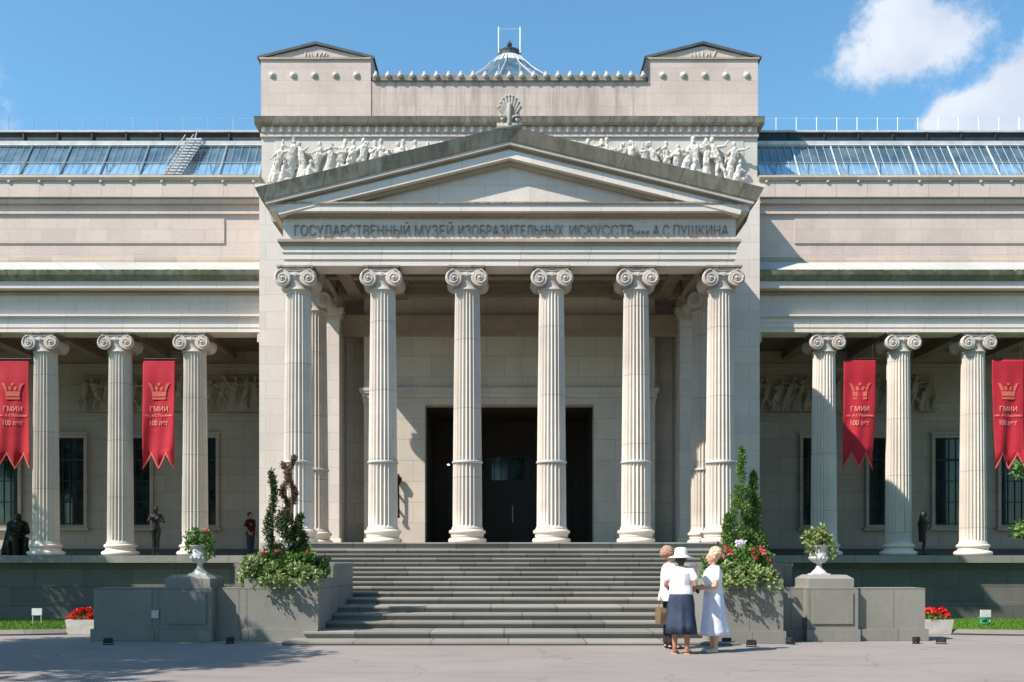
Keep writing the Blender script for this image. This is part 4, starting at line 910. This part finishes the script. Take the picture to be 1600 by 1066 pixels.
# ------------------------------------------------------------------ banners
def banner(x, label, seed):
    T_ = thing('banner', label, 'banner', (x, 32.0, 8.2), 'red anniversary banners'); y0 = 32.0; rr = random.Random(seed)
    W2 = .54; zt_, zb_ = 8.2, 4.75; nx, nz_ = 24, 40; vs = []
    def wy(u, v): return (.06*math.sin(u*6+seed*2+v*2.2)*v+.03*math.sin(u*13+v*4+seed)*v+.012*math.sin(v*16+seed)*(1-v))
    def bx_(u, v): return x+(u-.5)*2*W2*(1-.09*v*(.6+.4*math.sin(v*3+seed*1.3))) + .06*v*v*math.sin(seed*1.7)
    for j in range(nz_+1):
        v = j/nz_
        for i in range(nx+1):
            u = i/nx; z = zt_+(zb_-zt_)*v
            if j == nz_: # swallowtail hem: three points
                tri = 1-abs(((u*2+.5) % 1)-.5)*2; tri = {True: tri}[True]; z = zb_+.26-.50*(1-abs(((u*2) % 1)-.5)*2 if False else abs(((u*2) % 1)-.5)*2)
            elif v > .86: z = zt_+(zb_-zt_)*.86-(v-.86)*.9
            vs.append((bx_(u, v), y0+wy(u, v), z))
    fs = [(j*(nx+1)+i, (j+1)*(nx+1)+i, (j+1)*(nx+1)+i+1, j*(nx+1)+i+1) for j in range(nz_) for i in range(nx)]
    mb = MB().add(vs, fs); cl = mb.build('cloth', M['banner'], T_, True)
    sd = cl.modifiers.new('s', 'SOLIDIFY'); sd.thickness = .006
    # lighter hem
    mb = MB(); pts = []
    for i in range(nx+1):
        q = vs[nz_*(nx+1)+i]; pts.append((q[0], q[1]-.012, q[2]+.02))
    n_ = len(pts); mb.add([(a, b_, c_) for a, b_, c_ in pts]+[(a, b_, c_+.09) for a, b_, c_ in pts], [(i, i+1, n_+i+1, n_+i) for i in range(n_-1)]); hm = mb.build('hem', M['gold'], cl)
    hm.modifiers.new('s', 'SOLIDIFY').thickness = .003
    mb = MB().tube([(x-W2-.06, y0, zt_+.01), (x+W2+.06, y0, zt_+.01)], .022, 8)
    mb.build('pole', M['iron'], T_)
    mb = MB()
    for s_ in (-1, 1): mb.tube([(x+s_*W2*.8, y0, zt_), (x+s_*W2*.8, y0+.05, 9.1)], .006, 4)
    mb.build('cord', M['iron'], T_)
    yy = y0
    def conform(o_):
        for v in o_.data.vertices:
            X = v.co.x+ORG[T_.name][0]; Z = v.co.z+ORG[T_.name][2]; u = (X-x)/(2*W2)+.5; vv = (zt_-Z)/(zt_-zb_)
            v.co.y = v.co.y*.4+wy(u, vv)-.022
        o_.data.update()
    # crown-shaped emblem
    mb = MB(); c0 = 7.15
    mb.prism([(x-.22, c0-.29), (x+.22, c0-.29), (x+.24, c0-.22), (x-.24, c0-.22)], yy, yy+.012)
    mb.prism([(x-.22, c0-.19), (x+.22, c0-.19), (x+.25, c0-.02), (x-.25, c0-.02)], yy, yy+.012)
    for s_ in (-1, 1):
        mb.prism([(x+s_*.16, c0+.0), (x+s_*.25, c0+.0), (x+s_*.30, c0+.14), (x+s_*.37, c0+.26), (x+s_*.26, c0+.24), (x+s_*.2, c0+.12)], yy, yy+.012)
        mb.prism([(x+s_*.03, c0+.01), (x+s_*.12, c0+.01), (x+s_*.15, c0+.12), (x+s_*.06, c0+.16)], yy, yy+.012)
    mb.lathe([(.05, 0), (.05, .012)], 12, (x, yy+.012, c0+.22), 'y')
    conform(mb.build('emblem', M['gold'], cl))
    conform(text_mesh('ГМИИ', .3, .004, 'lettering', M['lettering'], cl, (x, yy, 6.55), .60, .17))
    conform(text_mesh('им. А.С.Пушкина', .2, .004, 'lettering', M['lettering'], cl, (x, yy, 6.32), .90, .10))
    conform(text_mesh('100 лет', .2, .004, 'lettering', M['lettering'], cl, (x, yy, 6.08), .60, .17))
banner(-16.55, 'red hanging banner cut by the left border of the photo', 1.0)
banner(-11.68, 'red hanging banner between the two left columns nearest the portico', 2.0)
banner(11.68, 'red hanging banner right of the half shaded column in the right wing', 3.1)
banner(16.62, 'red hanging banner beside twigs at the right border of the photo', 4.4)

# ------------------------------------------------------------------ small fixtures
def floodlight(x, y, rz, label):
    T_ = local_thing('floodlight', label, 'floodlight', (x, y, 0), 'ground floodlights', rz)
    mb = MB(); mb.box(-.07, .07, -.035, .035, .03, .12); mb.box(-.06, .06, -.05, -.035, .04, .11); mb.build('lamp_housing', M['iron'], T_)
    mb = MB(); mb.box(-.085, -.073, -.02, .02, 0, .1); mb.box(.073, .085, -.02, .02, 0, .1); mb.box(-.085, .085, -.03, .03, 0, .015); mb.build('bracket', M['iron'], T_)
for x, y, rz, l in [(-7.0, 16.75, .4, 'black floodlight on the shaded pavement before the left low wall'), (-4.95, 17.0, 1.2, 'black floodlight at the corner of the left planter'),
                    (3.80, 16.8, .2, 'black floodlight close behind the woman in lavender'), (4.12, 16.35, -.3, 'black floodlight standing on the pavement in front of the right planter'), (4.93, 16.85, -1.0, 'black floodlight by the outer corner of the right planter'),
                    (7.2, 17.0, .7, 'black floodlight before the right low wall'), (7.62, 16.95, -.5, 'black floodlight at the outer end of the right low wall')]: floodlight(x, y, rz, l)
for s in (-1, 1):
    T_ = local_thing('lawn_sign', 'small white board on short legs on the %s lawn' % ('left' if s < 0 else 'right'), 'sign', (s*(12.4 if s < 0 else 12.1), 25.2 if s < 0 else 24.4, gz(25)+.05), 'white lawn boards')
    mb = MB(); mb.box(-.13, .13, -.02, .02, .24, .42); mb.build('board', M['white'], T_)
    mb = MB(); mb.tube([(-.11, 0, 0), (-.11, 0, .24)], .012); mb.tube([(.11, 0, 0), (.11, 0, .24)], .012); mb.build('leg', M['graymetal'], T_)
mb = MB(); mb.tube([(11.95+.24*math.cos(a)*(1-.03*k), 24.1+.14*math.sin(a), gz(24.1)+.08+.003*k) for k, a in enumerate(np.linspace(0, 6*PI, 60))], .022, 6)
hs = mb.build('garden_hose', M['greenstuff']); tag(hs, 'green garden hose coiled on the right lawn below the white board', 'hose')
mb = MB(); mb.box(-6.2, -6.12, 17.585, 17.599, .52, .62)
o = MB().box(-6.55, -6.42, 17.57, 17.595, .42, .56).build('wall_socket', M['white']); tag(o, 'small white junction box on the left low wall', 'box')

# ------------------------------------------------------------------ people and statues
def limb_hand(mb, e, w, palm_dir, curl=.5, side=1):
    """hand of palm, four bent fingers and a thumb beyond the wrist w"""
    e, w = Vector(e), Vector(w); d = (w-e).normalized(); u = d.cross(Vector(palm_dir)).normalized(); pn = u.cross(d).normalized()
    pc = w+d*.045; mb.cap(w, .024, w+d*.03, .028); mb.cap(w+d*.03+u*.02, .018, w+d*.085+u*.026, .015); mb.cap(w+d*.03-u*.02, .018, w+d*.085-u*.026, .015); mb.cap(w+d*.03, .018, w+d*.088, .015)
    for k in range(4):
        b0 = w+d*.085+u*(.029-.0195*k); L = [.034, .04, .037, .029][k]; d1 = (d+pn*curl*.6).normalized(); d2 = (d+pn*curl*1.6).normalized()
        mb.cap(b0, .0092, b0+d1*L, .0085); mb.cap(b0+d1*L, .0085, b0+d1*L+d2*L*.8, .0075)
    tb = w+d*.025+u*.03*side; mb.cap(tb, .012, tb+(d*.5+u*side*.8+pn*.3).normalized()*.04, .010); t1 = tb+(d*.5+u*side*.8+pn*.3).normalized()*.04; mb.cap(t1, .010, t1+(d+pn*.5).normalized()*.03, .008)
def body_mesh(h, arms, stance=.09, turn=0, fem=1.0, feet_dir=None):
    """facing -Y. arms: [(elbow, wrist, palm)] for person's right (-x) and left (+x)"""
    k = h/1.65; mb = MB()
    def V(x, y, z): return (x*k, y*k, z*k)
    for s in (-1, 1):
        mb.cap(V(s*.085, .0, .86), .092*k, V(s*stance, -.01, .47), .058*k); mb.cap(V(s*stance, -.01, .47), .055*k, V(s*stance, .01, .33), .056*k); mb.cap(V(s*stance, .012, .33), .054*k, V(s*stance, .015, .09), .034*k)
        mb.cap(V(s*stance, .02, .05), .036*k, V(s*(stance+.015), -.10, .035), .034*k, 1); mb.cap(V(s*(stance+.012), -.09, .03), .036*k, V(s*(stance+.02), -.15, .022), .022*k)
    mb.cap(V(0, 0, .88), .135*k, V(0, -.01, 1.05), .115*k, .85); mb.cap(V(0, -.01, 1.05), .115*k, V(0, -.005, 1.22), .128*k, .82); mb.cap(V(-.08, 0, 1.28), .085*k, V(.08, 0, 1.28), .085*k, .9)
    mb.cap(V(-.07, -.085, 1.2), .055*k, V(-.07, -.07, 1.24), .06*k); mb.cap(V(.07, -.085, 1.2), .055*k, V(.07, -.07, 1.24), .06*k)
    mb.cap(V(-.13, .01, 1.345), .052*k, V(.13, .01, 1.345), .052*k)
    mb.cap(V(0, .015, 1.34), .052*k, V(0, -.01, 1.47), .048*k)
    c, s_ = math.cos(turn), math.sin(turn)
    def H(x, y, z): return V(x*c-y*s_, x*s_+y*c-.01, z)
    mb.ball(H(0, .01, 1.56), .098*k, 16, (.82, 1.0, 1.08)); mb.cap(H(0, -.035, 1.50), .058*k, H(0, -.045, 1.475), .04*k); mb.cap(H(0, -.05, 1.53), .05*k, H(0, -.04, 1.56), .06*k)
    mb.cap(H(0, -.098, 1.555), .010*k, H(0, -.113, 1.53), .015*k); mb.cap(H(-.02, -.092, 1.492), .010*k, H(.02, -.092, 1.492), .010*k)
    for s in (-1, 1): mb.cap(H(s*.082, .0, 1.55), .016*k, H(s*.086, .008, 1.53), .013*k, 1); mb.cap(H(s*.032, -.088, 1.573), .012*k, H(s*.034, -.086, 1.573), .012*k)
    for s, (e, w, pd) in zip((-1, 1), arms):
        sh = V(s*.165, .01, 1.335); mb.cap(sh, .05*k, e, .038*k); mb.cap(e, .037*k, w, .024*k); limb_hand(mb, e, w, pd, .5, s)
    return mb
def cloth(prof_, n=56, fold=0, nf=9, ph=0, closed=False):
    """prof_: list of (z, rx, ry, cx, cy, foldamp)"""
    mb = MB(); vs = []
    for z, rx, ry, cx, cy, fa in prof_:
        for i in range(n):
            a = 2*PI*i/n; f = 1+fa*(math.sin(nf*a+ph)+.5*math.sin((nf*1.7//1)*a+2+z*3)); vs.append((cx+rx*f*math.cos(a), cy+ry*f*math.sin(a), z))
    m_ = len(prof_); mb.add(vs, [(k*n+i, k*n+(i+1) % n, (k+1)*n+(i+1) % n, (k+1)*n+i) for k in range(m_-1) for i in range(n)]+([tuple(range(n-1, -1, -1)), tuple((m_-1)*n+i for i in range(n))] if closed else [])); return mb
# woman in a white hat, seen from behind
PB = local_thing('person', 'person in white sun hat, white top and navy skirt, seen from behind', 'person', (2.70, 15.1, 0), None, R(158))
arms = [((-.235, .03, 1.09), (-.16, -.16, 1.02), (1, 0, 0)), ((.24, .02, 1.09), (.20, -.15, .98), (-1, 0, 0))]
bm_ = body_mesh(1.61, arms, .10, R(15)); bd = remesh(bm_.build('body', M['skin_tan'], PB), .0075, 2)
mb = cloth([(.94, .195, .15, 0, 0, .01), (1.0, .185, .145, 0, 0, .015), (1.08, .168, .135, 0, -.005, .02), (1.18, .178, .15, 0, -.01, .015), (1.27, .185, .142, 0, 0, .008), (1.33, .165, .11, 0, .005, .005), (1.365, .11, .08, 0, .01, 0), (1.38, .07, .06, 0, .012, 0)], nf=7, closed=True)
for s in (-1, 1): mb.cap((s*.15, .01, 1.315), .064, (s*.215, .02, 1.19), .062)
tp = remesh(mb.cap((-.13, .01, 1.325), .066, (.13, .01, 1.325), .066).cap((0, 0, 1.0), .14, (0, 0, 1.25), .14, .8).build('top', M['cloth_white'], PB), .009, 3)
mb = cloth([(.32, .235, .20, 0, .0, .075), (.46, .222, .185, 0, 0, .065), (.62, .205, .17, 0, 0, .05), (.78, .205, .17, 0, 0, .035), (.90, .19, .155, 0, 0, .015), (.97, .17, .14, 0, 0, .006)], nf=8)
o = mb.build('skirt', M['navy'], PB, True); o.modifiers.new('s', 'SOLIDIFY').thickness = .006
mb = MB(); mb.lathe([(.19, 1.535), (.197, 1.542), (.112, 1.572), (.103, 1.60), (.098, 1.66), (.075, 1.695), (.03, 1.705), (.001, 1.706)], 32, (0, 0, -.025), 'z', False, (1, 1.08), lambda a, z: .05*math.sin(2*a+.5) if z < 1.56 else 0)
hat = mb.build('hat', M['cloth_cream'], PB, True); hat.modifiers.new('s', 'SOLIDIFY').thickness = .006
MB().ball((0, .03, 1.49), .092, 14, (.92, .95, .95)).build('hair', M['hair_dark'], PB, True)
for s in (-1, 1):
    mb = MB(); mb.box(s*.10-.042, s*.10+.048, -.165, .055, 0, .018); mb.tube([(s*.10-.045, -.06, .03), (s*.10, -.07, .075), (s*.10+.05, -.06, .03)], .012); mb.tube([(s*.10-.04, .02, .05), (s*.10, .06, .09), (s*.10+.045, .02, .05)], .010); mb.build('sandal', M['sandal'], PB)
# woman in a lavender skirt facing left
PC = local_thing('person', 'person with short fair hair, white shirt and long lavender skirt, facing left', 'person', (3.27, 15.4, 0), None, R(-84))
arms = [((-.22, -.03, 1.08), (-.06, -.22, 1.05), (1, 0, 0)), ((.22, -.04, 1.07), (.05, -.23, 1.02), (-1, 0, 0))]
remesh(body_mesh(1.62, arms, .085, R(5)).build('body', M['skin'], PC), .0075, 2)
mb = cloth([(.93, .175, .15, 0, .005, .012), (1.0, .17, .145, 0, .005, .015), (1.08, .158, .135, 0, 0, .015), (1.18, .168, .155, 0, -.015, .012), (1.27, .178, .142, 0, -.005, .006), (1.33, .16, .11, 0, .0, .004), (1.365, .11, .08, 0, .01, 0), (1.39, .066, .06, 0, .008, 0)], nf=6, ph=1, closed=True)
for s in (-1, 1): mb.cap((s*.15, .01, 1.32), .063, (s*.205, -.01, 1.18), .06)
remesh(mb.cap((-.13, .01, 1.325), .066, (.13, .01, 1.325), .066).cap((-.07, -.075, 1.2), .07, (.07, -.075, 1.2), .07).cap((0, 0, 1.0), .135, (0, 0, 1.25), .14, .8).build('shirt', M['cloth_white'], PC), .009, 3)
o = cloth([(.27, .20, .235, 0, .03, .06), (.34, .195, .225, 0, .025, .06), (.5, .18, .20, 0, .015, .045), (.68, .192, .175, 0, .01, .035), (.86, .192, .16, 0, .005, .015), (.97, .168, .145, 0, 0, .006), (.985, .15, .13, 0, 0, 0)], nf=7, ph=.6).build('skirt', M['lavender'], PC, True); o.modifiers.new('s', 'SOLIDIFY').thickness = .006
mb = MB(); mb.ball((0, .03, 1.57), .100, 14, (.9, .95, 1.0)) 
for k in range(260):
    a = random.uniform(0, 2*PI); ph = random.uniform(.15, 1.7)
    y_ = .035+.1*math.sin(ph)*math.sin(a); z_ = 1.57+.105*math.cos(ph)
    if y_ < -.03 and z_ < 1.60: continue
    mb.ball((.094*math.sin(ph)*math.cos(a), y_+.004, z_+random.uniform(-.005, .012)), random.uniform(.012, .022), 6)
remesh(mb.build('hair', M['hair_fair'], PC), .007, 0)
MB().cap((-.02, -.27, 1.03), .035, (.04, -.27, .97), .03, .7).build('purse', M['black_cloth'], PC, True)
for s in (-1, 1): MB().cap((s*.085, .01, .03), .042, (s*.10, -.13, .022), .034).build('shoe', M['white'], PC, True)
# woman in a cream jacket behind
PA = local_thing('person', 'person with auburn hair, long cream jacket and dark trousers, half hidden behind the hat wearer', 'person', (2.67, 16.0, 0), None, R(100))
arms = [((-.235, .02, 1.12), (-.22, -.06, .86), (1, 0, 0)), ((.235, .03, 1.12), (.22, -.12, .92), (-1, 0, 0))]
remesh(body_mesh(1.68, arms, .10, R(0)).build('body', M['skin'], PA), .0085, 2)
mb = cloth([(.80, .215, .18, 0, .01, .02), (.9, .205, .17, 0, .01, .02), (1.0, .19, .15, 0, 0, .018), (1.12, .178, .145, 0, 0, .012), (1.24, .188, .15, 0, -.005, .008), (1.32, .185, .13, 0, 0, .004), (1.38, .13, .09, 0, .01, 0), (1.42, .07, .065, 0, .01, 0)], nf=6, closed=True)
for s in (-1, 1): mb.cap((s*.17, .01, 1.35), .066, (s*.235, .02, 1.12), .058); mb.cap((s*.235, .02, 1.12), .056, (s*.222, -.07 if s < 0 else -.1, .91), .045)
remesh(mb.cap((-.14, .01, 1.355), .07, (.14, .01, 1.355), .07).cap((0, 0, .9), .15, (0, 0, 1.25), .15, .8).build('jacket', M['cloth_cream'], PA), .01, 3)
mb = MB()
for s in (-1, 1): mb.cap((s*.09, 0, .86), .10, (s*.10, 0, .48), .078); mb.cap((s*.10, 0, .48), .076, (s*.10, .01, .12), .07)
remesh(mb.build('trousers', M['black_cloth'], PA), .012, 2)
for s in (-1, 1): MB().cap((s*.10, .01, .035), .045, (s*.115, -.14, .028), .036).build('shoe', M['black_cloth'], PA, True)
mb = MB(); mb.ball((0, .03, 1.60), .118, 14, (.92, .98, 1.02))
for k in range(240):
    a = random.uniform(0, 2*PI); ph = random.uniform(.15, 1.9); y_ = .04+.105*math.sin(ph)*math.sin(a); z_ = 1.59+.11*math.cos(ph)
    if y_ < -.03 and z_ < 1.62: continue
    mb.ball((.1*math.sin(ph)*math.cos(a), y_+.004, z_+random.uniform(-.005, .012)), random.uniform(.013, .024), 6)
remesh(mb.build('hair', M['hair_red'], PA), .007, 0)
BG = local_thing('handbag', 'brown handbag hanging at the side of the cream jacket', 'bag', (2.50, 15.85, .42), None, R(100))
mb = MB(); mb.prism([(-.13, 0), (.13, 0), (.15, .2), (.12, .27), (-.12, .27), (-.15, .2)], -.05, .05); mb.build('bag_body', M['brown_leather'], BG)
MB().tube([(-.1, 0, .26), (-.08, 0, .38), (0, 0, .44), (.08, 0, .38), (.1, 0, .26)], .01).build('strap', M['brown_leather'], BG)

def statue(name, label, loc, rz, h, arms, kind):
    T_ = local_thing(name, label, 'statue', loc, None, rz)
    if kind == 'slim':
        mb = body_mesh(h, arms, .06); remesh(mb.build('figure', M['bronze'], T_), .014, 1); pl = .14
    elif kind == 'draped':
        mb = body_mesh(h, arms, .05); k = h/1.65
        for q in range(9):
            a = -1.6+q*.4; mb.cap((.16*k*math.sin(a), .08*k*math.cos(a)+.03, 1.3*k), .07*k, (.12*k*math.sin(a), .12*k*math.cos(a)+.02, .55*k), .05*k)
        mb.cap((0, .03, 1.2*k), .19*k, (0, .04, .8*k), .15*k); mb.cap((0, .02, 1.52*k), .12*k, (0, .05, 1.4*k), .12*k)
        remesh(mb.build('figure', M['bronze'], T_), .016, 2); pl = .16
    else:   # seated, cloaked
        mb = MB(); mb.box(-.32, .32, -.1, .45, .0, .5)
        mb.cap((0, .12, .6), .26, (0, .0, 1.0), .22); mb.cap((-.18, 0, 1.08), .1, (.18, 0, 1.08), .1); mb.ball((0, -.08, 1.28), .13, 14, (.85, 1, 1.1)); mb.cap((0, 0, 1.1), .07, (0, -.05, 1.2), .06)
        for s in (-1, 1):
            mb.cap((s*.13, .05, .55), .13, (s*.17, -.38, .52), .1); mb.cap((s*.17, -.38, .52), .095, (s*.15, -.36, .08), .07); mb.cap((s*.15, -.36, .05), .06, (s*.16, -.5, .04), .045)
            mb.cap((s*.25, .0, 1.06), .08, (s*.3, -.1, .78), .07); mb.cap((s*.3, -.1, .78), .065, (s*.1, -.3, .7), .05)
            for q in range(4): mb.cap((s*.1*q*.5, .1+.1*q, 1.0), .08, (s*.12*q, -.1+.12*q, .1), .1)
        remesh(mb.build('figure', M['bronze'], T_), .018, 2); pl = .4
    MB().box(-pl-.05, pl+.05, -pl-.05, pl+.05, -.001, .03).build('base', M['bronze'], T_)
statue('bronze_statue', 'slim dark bronze standing figure with hands at the chest between left wing columns', (-11.68, 31.72, 1.66), R(10), 1.62, [((-.25, -.02, 1.12), (-.10, -.16, 1.25), (1, 0, 0)), ((.26, -.02, 1.10), (.12, -.18, 1.15), (-1, 0, 0))], 'slim')
statue('bronze_statue', 'cloaked dark bronze standing figure beside the right wing column', (13.78, 31.9, 1.66), R(60), 1.48, [((-.22, -.05, 1.1), (-.05, -.16, 1.2), (1, 0, 0)), ((.22, -.05, 1.1), (.05, -.16, 1.1), (-1, 0, 0))], 'draped')
statue('bronze_statue', 'dark seated figure left of the outer left wing column', (-16.5, 32.2, 1.66), R(40), 1.4, None, 'seated')
PD = local_thing('person', 'person in dark red top standing in the shade of the left wing by the pier', 'person', (-9.55, 35.4, 1.66), None, R(60))
remesh(body_mesh(1.60, [((-.23, .02, 1.08), (-.2, -.12, .88), (1, 0, 0)), ((.23, .02, 1.08), (.2, -.1, .86), (-1, 0, 0))], .09).build('body', M['skin_tan'], PD), .012, 2)
o = remesh(cloth([(.9, .17, .14, 0, 0, .01), (1.1, .16, .13, 0, 0, .01), (1.25, .178, .145, 0, 0, .0), (1.34, .14, .1, 0, .01, 0), (1.37, .07, .06, 0, .01, 0)], closed=True).cap((0, 0, 1), .14, (0, 0, 1.25), .14, .8).cap((-.16, 0, 1.3), .06, (-.23, .02, 1.12), .055).cap((.16, 0, 1.3), .06, (.23, .02, 1.12), .055).build('shirt', M['red_cloth'], PD), .012, 2)
mb = MB()
for s in (-1, 1): mb.cap((s*.09, 0, .85), .105, (s*.09, 0, .45), .075); mb.cap((s*.09, 0, .45), .072, (s*.09, .01, .1), .06); mb.cap((s*.09, .01, .035), .042, (s*.1, -.13, .03), .034)
remesh(mb.build('trousers', M['navy'], PD), .013, 2)
MB().ball((0, .03, 1.53), .105, 12, (.95, 1, 1)).build('hair', M['hair_dark'], PD, True)
for o in list(bpy.data.objects):
    if o.type == 'MESH' and not o.data.materials: print('NOMAT', o.name)
